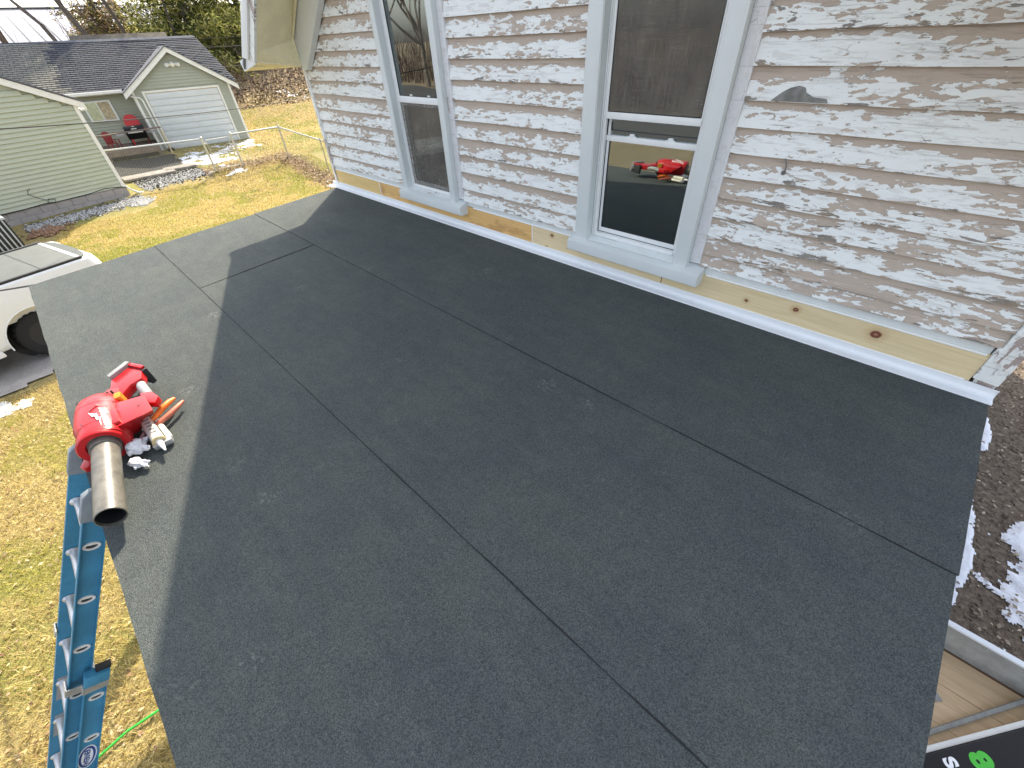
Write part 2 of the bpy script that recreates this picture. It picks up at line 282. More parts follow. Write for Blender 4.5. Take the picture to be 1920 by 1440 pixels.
class B:
    def __init__(s, fr=None): s.v = []; s.f = []; s.sm = []; s.fr = fr; s.c = []
    def add(s, vs_, fs, sm=False, col=None):
        n = len(s.v); s.v += [tuple(s.fr(p)) if s.fr else tuple(p) for p in vs_]
        s.f += [tuple(i + n for i in f) for f in fs]; s.sm += [sm] * len(fs)
        if col is not None: s.c += [col] * len(vs_)
        return s
    def box(s, x0, x1, y0, y1, z0, z1, ch=0):
        if ch:
            # chamfered box: plan octagon-ish edges on all long edges
            c = min(ch, abs(x1 - x0) * .45, abs(y1 - y0) * .45, abs(z1 - z0) * .45)
            bm = bmesh.new(); bmesh.ops.create_cube(bm, size=1)
            for v in bm.verts: v.co = Vector(((x0 + x1) / 2 + v.co.x * (x1 - x0), (y0 + y1) / 2 + v.co.y * (y1 - y0), (z0 + z1) / 2 + v.co.z * (z1 - z0)))
            bmesh.ops.bevel(bm, geom=bm.edges[:], offset=c, segments=2, affect='EDGES', profile=.6)
            bm.verts.index_update(); s.add([v.co.copy() for v in bm.verts], [[v.index for v in f.verts] for f in bm.faces], True); bm.free(); return s
        return s.add([(x0, y0, z0), (x1, y0, z0), (x1, y1, z0), (x0, y1, z0), (x0, y0, z1), (x1, y0, z1), (x1, y1, z1), (x0, y1, z1)],
                     [(3, 2, 1, 0), (4, 5, 6, 7), (0, 1, 5, 4), (1, 2, 6, 5), (2, 3, 7, 6), (3, 0, 4, 7)])
    def prism(s, poly, a, h0, h1, sm=False):
        """poly: 2d points; a: 'x','y','z' extrusion axis"""
        def P(p, h): return {'x': (h, p[0], p[1]), 'y': (p[0], h, p[1]), 'z': (p[0], p[1], h)}[a]
        n = len(poly); vs_ = [P(p, h0) for p in poly] + [P(p, h1) for p in poly]
        return s.add(vs_, [tuple(range(n))[::-1], tuple(range(n, 2 * n))] + [(i, (i + 1) % n, n + (i + 1) % n, n + i) for i in range(n)], sm)
    def tube(s, path, r, n=8, cap=True, sm=True):
        path = [Vector(p) for p in path]; m_ = len(path); vs_ = []; up = None
        for i, p in enumerate(path):
            d = (path[min(i + 1, m_ - 1)] - path[max(i - 1, 0)]).normalized()
            if up is None: up = d.orthogonal().normalized()
            up = (up - d * up.dot(d)).normalized(); w = d.cross(up); rr = r[i] if isinstance(r, (list, tuple)) else r
            for k in range(n):
                a = 2 * math.pi * k / n; vs_.append(p + (up * math.cos(a) + w * math.sin(a)) * rr)
        fs = [(i * n + k, i * n + (k + 1) % n, (i + 1) * n + (k + 1) % n, (i + 1) * n + k) for i in range(m_ - 1) for k in range(n)]
        if cap: fs += [tuple(range(n))[::-1], tuple(range((m_ - 1) * n, m_ * n))]
        return s.add(vs_, fs, sm)
    def loft(s, secs, cap=True, sm=True, close=True):
        n = len(secs[0]); vs_ = [p for q in secs for p in q]; e = n if close else n - 1
        fs = [(i * n + k, i * n + (k + 1) % n, (i + 1) * n + (k + 1) % n, (i + 1) * n + k) for i in range(len(secs) - 1) for k in range(e)]
        if cap: fs += [tuple(range(n))[::-1], tuple(range((len(secs) - 1) * n, len(secs) * n))]
        return s.add(vs_, fs, sm)
    def ring(s, c, ax, r0, r1, t, n=20):
        """flat annulus of thickness t round axis ax at c"""
        c = Vector(c); ax = Vector(ax).normalized(); u = ax.orthogonal().normalized(); w = ax.cross(u)
        q = lambda r, h: [c + ax * h + (u * math.cos(2 * math.pi * k / n) + w * math.sin(2 * math.pi * k / n)) * r for k in range(n)]
        return s.loft([q(r0, 0), q(r1, 0), q(r1, t), q(r0, t), q(r0, 0)], cap=False)

WL = {}  # world location of each placed object
def tag(o, label=None, cat=None, group=None, kind=None):
    if label: o['label'] = label
    if cat: o['category'] = cat
    if group: o['group'] = group
    if kind: o['kind'] = kind
    return o
def thing(name, loc, label, cat, group=None):
    o = bpy.data.objects.new(name, None); COL.objects.link(o); o.location = loc; WL[o] = Vector(loc); o.empty_display_size = .2
    return tag(o, label, cat, group)
def link(me, name, parent=None, origin=(0, 0, 0)):
    o = bpy.data.objects.new(name, me); COL.objects.link(o); origin = Vector(origin)
    if parent: o.parent = parent; o.location = origin - WL[parent]
    else: o.location = origin
    WL[o] = origin; return o
def obj(name, b, mat, parent=None, origin=None, label=None, cat=None, group=None, kind=None, fix=True, bevel=0):
    vv = np.array(b.v, dtype=float)
    if origin is None: origin = (vv.min(0) + vv.max(0)) / 2; origin[2] = vv[:, 2].min()
    me = bpy.data.meshes.new(name); me.from_pydata((vv - np.array(origin)).tolist(), [], b.f)
    me.polygons.foreach_set('use_smooth', b.sm); me.materials.append(M[mat] if isinstance(mat, str) else mat)
    if b.c:
        a = me.color_attributes.new('Col', 'FLOAT_COLOR', 'POINT'); a.data.foreach_set('color', np.array([(*c, 1) for c in b.c], dtype=np.float32).ravel())
    if fix and len(b.f) < 20000:
        bm = bmesh.new(); bm.from_mesh(me); bmesh.ops.recalc_face_normals(bm, faces=bm.faces[:])
        if bevel:
            ed = [e for e in bm.edges if len(e.link_faces) == 2 and e.calc_face_angle(0) > .6]
            bmesh.ops.bevel(bm, geom=ed, offset=bevel, segments=2, affect='EDGES', profile=.6, clamp_overlap=True)
            for f in bm.faces: f.smooth = True
        bm.to_mesh(me); bm.free()
    if any(b.sm) or bevel:
        try: me.set_sharp_from_angle(angle=rad(38))
        except Exception: pass
    me.update()
    return tag(link(me, name, parent, origin), label, cat, group, kind)
def dup(o, parent, origin, label=None):
    c = o.copy(); COL.objects.link(c); c.parent = parent; origin = Vector(origin)
    c.location = origin - (WL[parent] if parent else Vector((0, 0, 0))); WL[c] = origin
    if label: c['label'] = label
    return c
def nz(x, y, z=0, s=1.): return noise.noise(Vector((x * s, y * s, z * s)))
def interp(x, X, Z): return float(np.interp(x, X, Z))

# ---------------------------------------------------------------- ground
TX = [-90, -60, -46, -38, -30, -22, -16.2, -15.2, -14, -8, -4, 60]; TZ = [4.2, 3.2, 2.2, .9, -1.5, -2.3, -2.41, -2.60, -2.76, -2.9, -3.0, -3.0]
def T(x, y=0):
    far = interp(x, TX, TZ)
    if x < -28: far = min(far, -1.2 + max(0, min(1, (y - 3) / 5)) * 8)
    if y < -8 and x < -16: far = far * max(0, 1 - (-8 - y) / 30) + -2.6 * min(1, (-8 - y) / 30)
    return far
def smT(x, y):
    return sum(T(x + d, y) for d in (-.8, -.4, 0, .4, .8)) / 5 + nz(x, y, 0, .35) * .035
def terrain():
    xs = np.concatenate([np.linspace(-400, -70, 12), np.linspace(-66, -24, 43), np.linspace(-23.2, 9, 90), np.linspace(10, 60, 18), np.linspace(80, 400, 8)])
    ys = np.concatenate([np.linspace(-400, -60, 12), np.linspace(-52, -10, 26), np.linspace(-9, 20, 70), np.linspace(22, 60, 14), np.linspace(80, 400, 8)])
    n = len(ys); v = [(x, y, smT(x, y)) for x in xs for y in ys]
    f = [(i * n + j, (i + 1) * n + j, (i + 1) * n + j + 1, i * n + j + 1) for i in range(len(xs) - 1) for j in range(n - 1)]
    b = B(); b.add(v, f, True); obj('ground', b, 'terrain', origin=(0, 0, 0), kind='structure', fix=False)
terrain()
def sheet(name, poly, mat, lift=.02, step=.4, kind='structure', edge=.08, **k):
    """irregular ground sheet draped on the terrain inside polygon"""
    P = np.array(poly); x0, y0 = P.min(0); x1, y1 = P.max(0)
    def inside(x, y):
        c = False; j = len(poly) - 1
        for i in range(len(poly)):
            (xi, yi), (xj, yj) = poly[i], poly[j]
            if (yi > y) != (yj > y) and x < (xj - xi) * (y - yi) / (yj - yi) + xi: c = not c
            j = i
        return c
    b = B(); ids = {}; vs_ = []; fs = []
    nx, ny = int((x1 - x0) / step) + 1, int((y1 - y0) / step) + 1
    for i in range(nx):
        for j in range(ny):
            x, y = x0 + i * step, y0 + j * step
            if inside(x + step / 2, y + step / 2):
                q = []
                for (a, c) in ((0, 0), (1, 0), (1, 1), (0, 1)):
                    k_ = (i + a, j + c)
                    if k_ not in ids:
                        ids[k_] = len(vs_); px, py = x0 + k_[0] * step, y0 + k_[1] * step
                        jx, jy = nz(px, py, 3, 3) * edge, nz(px, py, 9, 3) * edge
                        vs_.append((px + jx, py + jy, smT(px, py) + lift))
                    q.append(ids[k_])
                fs.append(q)
    b.add(vs_, fs, True); return obj(name, b, mat, origin=(0, 0, 0), kind=kind, fix=False, **k)
sheet('driveway', [(-12, -12), (-4.85, -12), (-4.8, -4.3), (-5.2, -3.3), (-6.3, -2.9), (-8.3, -2.9), (-12, -3.9)], 'conc', .03, .12, edge=.0)
sheet('painted_shade_ground', [(-21.6, -2.5), (-17.3, -2.5), (-17.1, 1.0), (-18.1, 2.0), (-20.6, 2.3)], 'shade_soil', .06, .15)  # ground sheet coloured near black to stand in for shade by the deck
sheet('street', [(-90, -24), (70, -24), (70, -18), (-90, -18)], 'asphalt', .05, 1.0, edge=0)

def snow(name, cx, cy, rx, ry, thr, seed, step=.06, h=.05, label=None):
    """thin broken patch of old snow"""
    b = B(); ids = {}; vs_ = []; fs = []
    nx, ny = int(2 * rx / step), int(2 * ry / step)
    def val(x, y):
        d = ((x - cx) / rx) ** 2 + ((y - cy) / ry) ** 2
        return noise.fractal(Vector((x * 1.5, y * 1.5, seed)), .9, 2.1, 5) * .8 + noise.noise(Vector((x * 9, y * 9, seed))) * .25 + .55 - d * .9 - thr
    for i in range(nx):
        for j in range(ny):
            x, y = cx - rx + i * step, cy - ry + j * step
            if val(x + step / 2, y + step / 2) > 0:
                q = []
                for (a, c) in ((0, 0), (1, 0), (1, 1), (0, 1)):
                    k_ = (i + a, j + c)
                    if k_ not in ids:
                        ids[k_] = len(vs_); px, py = cx - rx + k_[0] * step, cy - ry + k_[1] * step
                        t_ = max(0, min(val(px, py), .35)) / .35
                        vs_.append((px + nz(px, py, 1, 11) * step * .5, py + nz(px, py, 5, 11) * step * .5, smT(px, py) + .008 + h * .6 * t_ + .006 * nz(px, py, 2, 14)))
                    q.append(ids[k_])
                fs.append(q)
    if fs: b.add(vs_, fs, True); obj(name, b, 'snow', origin=(0, 0, 0), kind='stuff', fix=False)
snow('snow', -18.6, 3.1, 2.6, 1.6, .35, 3); snow('snow', -20.3, 4.9, 1.6, 1.6, .42, 8)
snow('snow', -15.6, 3.0, .9, 1.2, .62, 12, .05); snow('snow', -11.6, 5.2, 1.5, .7, .5, 15, .05); snow('snow', -4.35, -4.45, .7, .55, .42, 21, .04, .03)
snow('snow', 7.62, 2.25, .72, 1.15, -.12, 31, .02); snow('snow', 6.78, 2.3, .13, 1.25, -.12, 36, .016); snow('snow', 6.86, 4.6, .1, .5, .05, 38, .02)
snow('snow', -30, 12.5, 1.5, 2.5, .6, 41, .15); snow('snow', 2, -14, 3, 2, .3, 45, .15); snow('snow', -3, -12, 3, 1.6, .3, 49, .15)
# ---------------------------------------------------------------- grass, leaves, gravel
def blades(name, n, region, hmin, hmax, wid, label=None, dens=None, cols=None, lean=.8, mat='grass'):
    (x0, x1), (y0, y1) = region
    x = NR.uniform(x0, x1, n); y = NR.uniform(y0, y1, n)
    keep = np.array([dens(a, c) if dens else 1. for a, c in zip(x, y)]) > NR.rand(n); x, y = x[keep], y[keep]; n = len(x)
    z = np.array([smT(a, c) for a, c in zip(x, y)])
    h = NR.uniform(hmin, hmax, n); a = NR.uniform(0, 2 * np.pi, n); l = NR.uniform(.2, 1.6, n) * lean * h; th = a + NR.uniform(-1, 1, n)
    v = np.zeros((n, 3, 3)); w = NR.uniform(.6, 1.4, n) * wid
    v[:, 0] = np.stack([x - np.sin(a) * w, y + np.cos(a) * w, z - .01], 1); v[:, 1] = np.stack([x + np.sin(a) * w, y - np.cos(a) * w, z - .01], 1)
    v[:, 2] = np.stack([x + np.cos(th) * l, y + np.sin(th) * l, z + h], 1)
    me = bpy.data.meshes.new(name); me.vertices.add(n * 3); me.vertices.foreach_set('co', v.ravel())
    me.loops.add(n * 3); me.loops.foreach_set('vertex_index', np.arange(n * 3)); me.polygons.add(n); me.polygons.foreach_set('loop_start', np.arange(0, n * 3, 3)); me.polygons.foreach_set('loop_total', np.full(n, 3))
    me.update(calc_edges=True)
    P = np.array(cols or [(.60, .48, .165), (.50, .39, .125), (.72, .60, .27), (.40, .39, .075), (.31, .32, .05), (.24, .16, .08)])
    g = np.array([noise.noise(Vector((a_ * .55, c_ * .55, 4))) + .5 * noise.noise(Vector((a_ * 2.1, c_ * 2.1, 8))) for a_, c_ in zip(x, y)])
    r = NR.rand(n); idx = np.where(r < .42, 0, np.where(r < .70, 1, np.where(r < .92, 2, 5)))
    gi = (g > .12) & (NR.rand(n) < .55 + g); idx = np.where(gi, np.where(NR.rand(n) < .5, 3, 4), idx)
    c = P[idx] * NR.uniform(.75, 1.25, (n, 1)); cc = np.ones((n, 3, 4)); cc[:, :, :3] = c[:, None, :]
    at = me.color_attributes.new('Col', 'FLOAT_COLOR', 'POINT'); at.data.foreach_set('color', cc.astype(np.float32).ravel())
    me.materials.append(M[mat]); o = link(me, name); return tag(o, kind='stuff')
def lawn_mask(x, y):
    if -12 < x < -4.8 and y < -2.9: return 0
    if -26 < x < -15.3 and -8 < y < 2.3: return 0
    if x < -13.9 and y < .0 and x > -15.5: return 0
    if x > -.4 and y > -2.6: return 0
    return 1
blades('grass', 150000, ((-4.7, 5.2), (-7.5, -2.75)), .025, .075, .0045, cols=[(.60, .49, .20), (.50, .40, .17), (.72, .62, .33), (.50, .45, .13), (.38, .37, .10), (.24, .16, .09)], dens=lambda x, y: lawn_mask(x, y) * (1 if y > -5.5 or x < 1 else .4))
blades('grass', 170000, ((-16.0, -.2), (-2.9, 6.5)), .02, .06, .009, dens=lawn_mask)
blades('grass', 60000, ((-31, -16.0), (2.0, 18)), .02, .07, .02, dens=lambda x, y: lawn_mask(x, y) * (1 if x < -19.5 or y > 4.5 else .15) * max(.15, min(1, (x + 31) / 6)),
       cols=[(.58, .45, .17), (.48, .36, .15), (.66, .54, .24), (.40, .38, .09), (.30, .30, .06), (.26, .17, .09)])
def leaves(n, fx, size, cols, name='dead_leaves'):
    b = B()
    for _ in range(n):
        x, y = fx(); z = smT(x, y) + random.uniform(.012, .045); s = size * random.uniform(.6, 1.3); a = random.uniform(0, 6.3)
        u = Vector((math.cos(a), math.sin(a), random.uniform(-.5, .5))) * s; w = Vector((-math.sin(a), math.cos(a), random.uniform(-.5, .5))) * s * .6
        p = Vector((x, y, z)); k = random.choice(cols); f = random.uniform(.7, 1.3)
        b.add([p - u, p + w, p + u, p - w * .8], [(0, 1, 2, 3)], False, tuple(q * f for q in k))
    obj(name, b, 'leaf_attr', origin=(0, 0, 0), kind='stuff', fix=False)
LC = [(.30, .19, .11), (.22, .12, .06), (.36, .26, .16), (.14, .075, .045), (.42, .33, .20)]
leaves(3200, lambda: (random.uniform(-4.6, 4), random.uniform(-7, -2.8)), .022, LC + [(.45, .36, .18)] * 2)
leaves(2600, lambda: (lambda t: (-16.2 + 1.1 * random.gauss(0, .35), t))(random.uniform(2.2, 5.8)), .035, LC)
leaves(5200, lambda: (lambda t: (-16 + t * 5.6, 5.6 + -.35 * t + random.gauss(0, .28)))(random.uniform(0, 1)), .035, LC)
leaves(11000, lambda: (random.uniform(-39, -28), random.uniform(5, 24)), .10, LC)
leaves(2500, lambda: (random.uniform(-20, -12), random.uniform(2.2, 6)), .03, LC)
leaves(2600, lambda: (random.uniform(5.7, 8.4), random.uniform(-.5, 7)), .022, [(.30, .24, .18), (.45, .38, .28), (.17, .12, .09)])

def stones(name, n, pf, s0, s1, mat='stone', lift=.01, squash=.7):
    b = B()
    base = [Vector(p) for p in ((1, 0, 0), (-1, 0, 0), (0, 1, 0), (0, -1, 0), (0, 0, 1), (0, 0, -1))]
    F = [(0, 2, 4), (2, 1, 4), (1, 3, 4), (3, 0, 4), (2, 0, 5), (1, 2, 5), (3, 1, 5), (0, 3, 5)]
    for _ in range(n):
        x, y = pf(); s = random.uniform(s0, s1); R_ = Matrix.Rotation(random.uniform(0, 6.28), 3, 'Z') @ Matrix.Rotation(random.uniform(-.6, .6), 3, 'X')
        b.add([R_ @ Vector((p.x * s * random.uniform(.7, 1.2), p.y * s * random.uniform(.7, 1.2), p.z * s * squash)) + Vector((x, y, smT(x, y) + lift)) for p in base], F)
    obj(name, b, mat, origin=(0, 0, 0), kind='stuff', fix=False)
def strip(A, C, w):
    A, C = Vector(A), Vector(C); d = (C - A); nrm = Vector((-d.y, d.x)).normalized()
    def f():
        t = random.random(); k = random.gauss(0, w * .55); p = A + d * t + nrm * k; return p.x, p.y
    return f
stones('gravel', 1700, strip((-14.45, -3.4), (-15.0, -.15), .30), .02, .05); stones('gravel', 1500, strip((-14.45, -3.4), (-15.0, -.15), .34), .02, .045, plain('dark_gravel', (.12, .11, .10), .9, var=.4, scale=14))
stones('gravel', 500, strip((-14.9, -.5), (-14.5, -.1), .3), .022, .05)
stones('gravel', 1800, strip((-16.1, .0), (-16.4, 2.3), .5), .02, .05); stones('gravel', 1800, strip((-16.3, .0), (-16.5, 2.3), .55), .02, .05, 'shade_soil')
stones('mud_clods', 2600, lambda: (random.uniform(5.7, 8.5), random.uniform(-.2, 7)), .006, .022, plain('brown_clods', (.20, .155, .12), .95, var=.4, scale=12))
stones('gravel', 500, lambda: (random.uniform(3.0, 4.3), random.uniform(-3.9, -3.0)), .01, .03)

# ---------------------------------------------------------------- house
YW = .08
house = thing('house', (2.75, .08, -3), 'old white clapboard house with peeling paint above the dark flat roof', 'house')
XL, XR = -.0, 5.455          # siding between corner boards
EAVE_Z, RM = 1.16, .88       # soffit line: z = EAVE_Z + RM*(x-.17)
RIDGE = 2.75
def rake(x): return EAVE_Z + RM * ((x - .17) if x <= RIDGE else (2 * RIDGE - x - .17))
W1 = dict(fx0=1.40, ox0=1.46, ox1=2.075, fx1=2.135, cx1=2.195, cx0=1.385); W2 = dict(fx0=3.37, ox0=3.456, ox1=4.07, fx1=4.145, cx1=4.205, cx0=3.355)
WTOP = 1.95; ZS = .19
# wall sheathing with window openings
b = B()
def hole_rect(x0, x1, z0, z1): b.box(x0, x1, .092, .14, z0, z1)
hole_rect(-.05, W1['ox0'] - .02, -3, 1.05); hole_rect(W1['ox1'] + .02, W2['ox0'] - .02, -3, WTOP); hole_rect(W2['ox1'] + .02, 5.52, -3, 1.05)
for w in (W1, W2): hole_rect(w['ox0'] - .02, w['ox1'] + .02, -3, ZS)
b.prism([(-.05, 1.05), (W1['ox0'] - .02, 1.05), (W1['ox0'] - .02, WTOP), (.95, WTOP)], 'y', .092, .14)
b.prism([(5.52, 1.05), (W2['ox1'] + .02, 1.05), (W2['ox1'] + .02, WTOP), (4.6, WTOP)], 'y', .092, .14)
b.prism([(.95, WTOP), (4.6, WTOP), (RIDGE, rake(RIDGE) + .1)], 'y', .092, .14)
b.box(-.05, .0, .14, 8, -3, 1.05); b.box(5.47, 5.52, .14, 8, -3, 1.05); b.box(-.05, 5.52, 7.95, 8, -3, 1.05)
b.prism([(-.05, 1.05), (5.52, 1.05), (RIDGE, rake(RIDGE))], 'y', 7.95, 8)
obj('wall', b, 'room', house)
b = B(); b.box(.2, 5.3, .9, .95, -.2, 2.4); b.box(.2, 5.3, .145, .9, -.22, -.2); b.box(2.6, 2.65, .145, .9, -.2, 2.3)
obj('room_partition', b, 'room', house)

# clapboards
def clap_profile(z0, ex, x0, x1, seed, top_clip=None):
    """wedge shaped board, butt edge slightly uneven; local origin at butt, y out of wall is -y"""
    b = B(); n = max(2, int((x1 - x0) / .12)); H = ex + .02
    secs = []
    for i in range(n + 1):
        x = x0 + (x1 - x0) * i / n; j = nz(x, z0, seed, 3) * .0035; k = nz(x, z0 * 3, seed + 5, 2.2) * .0025
        secs.append([(x, YW - .028 + k, z0 + j), (x, YW - .002 + k * .5, z0 + H), (x, YW + .008, z0 + H), (x, YW + .002, z0 + j)])
    b.loft(secs, sm=False); return b
def claps(zs, xa, xb, sect, mats):
    for i, z in enumerate(zs[:-1]):
        ex = zs[i + 1] - z; x0, x1 = xa, xb
        if z > 1.0:     # clip by the rake
            lim = .17 + (z + ex - EAVE_Z) / RM + .04
            lim -= .16; x0 = max(x0, lim if lim > .05 else x0); x1 = min(x1, 2 * RIDGE - lim)
        if x1 - x0 < .1: continue
        r = random.Random(i * 31 + sect * 7).random()
        ft = mats[0] if r < .55 else mats[1] if r < .8 else mats[2]
        if sect == 3 and i < 2: ft = 'clap4'
        elif sect == 3 and i < 4: ft = 'clap2'
        if x1 - x0 > 2.6 and z > WTOP:
            m_ = x0 + (x1 - x0) * (.35 + .3 * random.random())
            obj('clapboard', clap_profile(z, ex, x0, m_ - .001, sect), ft, house, origin=(x0, YW, z)); x0 = m_ + .001
        o_ = (x0, YW, z); obj('clapboard', clap_profile(z, ex, x0, x1, sect), ft, house, origin=o_)
ZL = [.227, .335, .447, .555, .662, .767, .887, .995, 1.103, 1.213, 1.325, 1.433]; ZM = [.223, .322, .451, .57, .685, .799, .922, 1.038, 1.153, 1.261, 1.363]; ZR = [.223, .297, .395, .498, .593, .691, .795, .9, 1.001, 1.122, 1.231]
up = lambda Z: Z + [Z[-1] + .105 * k for k in range(1, 9) if Z[-1] + .105 * k < WTOP - .04] + [WTOP]
claps(up(ZL), XL, W1['cx0'], 1, ('clap', 'clap3', 'clap2')); claps(up(ZM), W1['cx1'], W2['cx0'], 2, ('clap', 'clap3', 'clap')); claps(up(ZR), W2['cx1'], XR, 3, ('clap', 'clap3', 'clap2'))
claps([WTOP + .0 + .108 * k for k in range(0, 16)], XL, XR, 4, ('clap', 'clap3', 'clap2'))
# the long bare weathered patch and a bent nail on the right hand siding
b = B(); poly = [(4.315, 1.004), (4.35, 1.035), (4.375, 1.05), (4.405, 1.058), (4.43, 1.052), (4.44, 1.036), (4.47, 1.022), (4.52, 1.018), (4.53, 1.004)]
b.v = [(x, YW - .0315 + (z - 1.0) * .22, z) for x, z in poly]; b.f = [tuple(range(len(poly)))]; b.sm = [False]
obj('bare_wood_patch', b, plain('weathered_bare_wood', (.20, .20, .19), .85, var=.35, scale=30), house, fix=False)
b = B(); b.tube([(4.445, .066, .80), (4.449, .052, .795), (4.462, .046, .775), (4.466, .048, .745)], .0035, 6); b.tube([(4.46, .052, .742), (4.462, .045, .740)], .009, 8)
obj('bent_nail', b, plain('rusty_nail', (.22, .21, .20), .6, metal=.5), house)
# narrow painted starter strips under the siding + timber base boards + flashing
def strip_bd(x0, x1, z0=.188, z1=.222):
    b = B(); b.box(x0, x1, .062, .09, z0, z1); obj('starter_strip', b, 'frieze', house)
strip_bd(XL, W1['fx0'] - .036, .186, .228); strip_bd(W1['cx1'] + .036, W2['fx0'] - .036); 
b = B(); b.prism([(W2['cx1'] + .036, .178), (5.44, .178), (5.44, .222), (4.8, .235), (4.242, .238)], 'y', .064, .0915); obj('starter_strip', b, 'frieze', house)
for (x0, x1, mt, lb) in ((-.05, .888, 'pine_g', 'plain golden new board'), (.894, 2.944, 'pine_o', 'orange streaked new board'), (2.950, 4.0, mat_pine('knotty_pale_pine', (.66, .52, .30), (.80, .67, .43), [(-.34, .12, .016), (-.39, .02, .013), (-.2, .06, .006)]), 'pale new board with two knots'),
                         (4.006, 5.445, mat_pine('long_knotty_pine', (.63, .50, .28), (.79, .66, .42), [(-.515, .11, .013), (-.225, .075, .013), (.01, .105, .017), (.352, .10, .026)]), 'pale yellow new board with four dark knots')):
    b = B(); b.box(x0, x1, .056, .088, .03, .184)
    obj('plank', b, mt, house, label=lb, origin=((x0 + x1) / 2, .056, .03))
for x in (.891, 2.947):
    b = B(); b.box(x - .0035, x + .0035, .0535, .06, .06, .185); obj('sealant_bead', b, 'caulk', house)
for (x0, x1, z) in ((-.04, W1['fx0'] - .06, .1845), (W1['cx1'] + .11, W2['fx0'] - .06, .1845), (W2['cx1'] + .05, 5.435, .181)):
    b = B(); b.tube([(x0, .057, z), ((x0 + x1) / 2, .0565, z + .001), (x1, .057, z)], .0052, 6); obj('sealant_bead', b, 'caulk', house)
b = B(); b.tube([(-.05, .052, .0515), (2.7, .052, .0515), (5.43, .052, .0515)], .0042, 6); obj('sealant_bead', b, 'caulk', house)
# flashing profile (y,z) swept along x, curling at the right end
prof = [(.000, .006), (.0015, .0095), (.036, .0085), (.046, .014), (.050, .028), (.0505, .050), (.0545, .050), (.0545, .02), (.05, .003), (.0, .002)]
b = B(); secs = []
for x in [-.14, -.05, 1, 2, 3, 4, 5, 5.35, 5.43, 5.48, 5.52, 5.545]:
    k = max(0, (x - 5.43)) * 1.0; secs.append([(x, y - k * .06 * (1 if y > .05 else 0), z + k * .12 * (1 if y > .06 else 0)) for y, z in prof])
b.loft(secs, sm=False); obj('base_flashing', b, 'flash', house)
# corner boards
b = B(); b.box(-.055, -.001, .045, .14, -.02, 1.10, .004); obj('corner_board', b, 'corner', house)
b = B(); b.prism([(5.4465, .072), (5.53, .066), (5.53, 1.1), (5.4565, 1.1), (5.4565, .23), (5.4465, .225)], 'y', .045, .14); obj('corner_board', b, 'corner', house, bevel=.004)
b = B(); b.box(5.46, 5.53, .07, .14, -3, .068); obj('corner_board', b, 'corner', house)
# lower wall boards under the porch roof
for k in range(20):
    b = B(); z = -2.9 + k * .135; b.loft([[(x, .072, z), (x, .085, z + .15), (x, .0915, z + .15), (x, .0915, z)] for x in (0, 5.455)], sm=False); obj('clapboard', b, 'clap', house, origin=(0, .08, z))

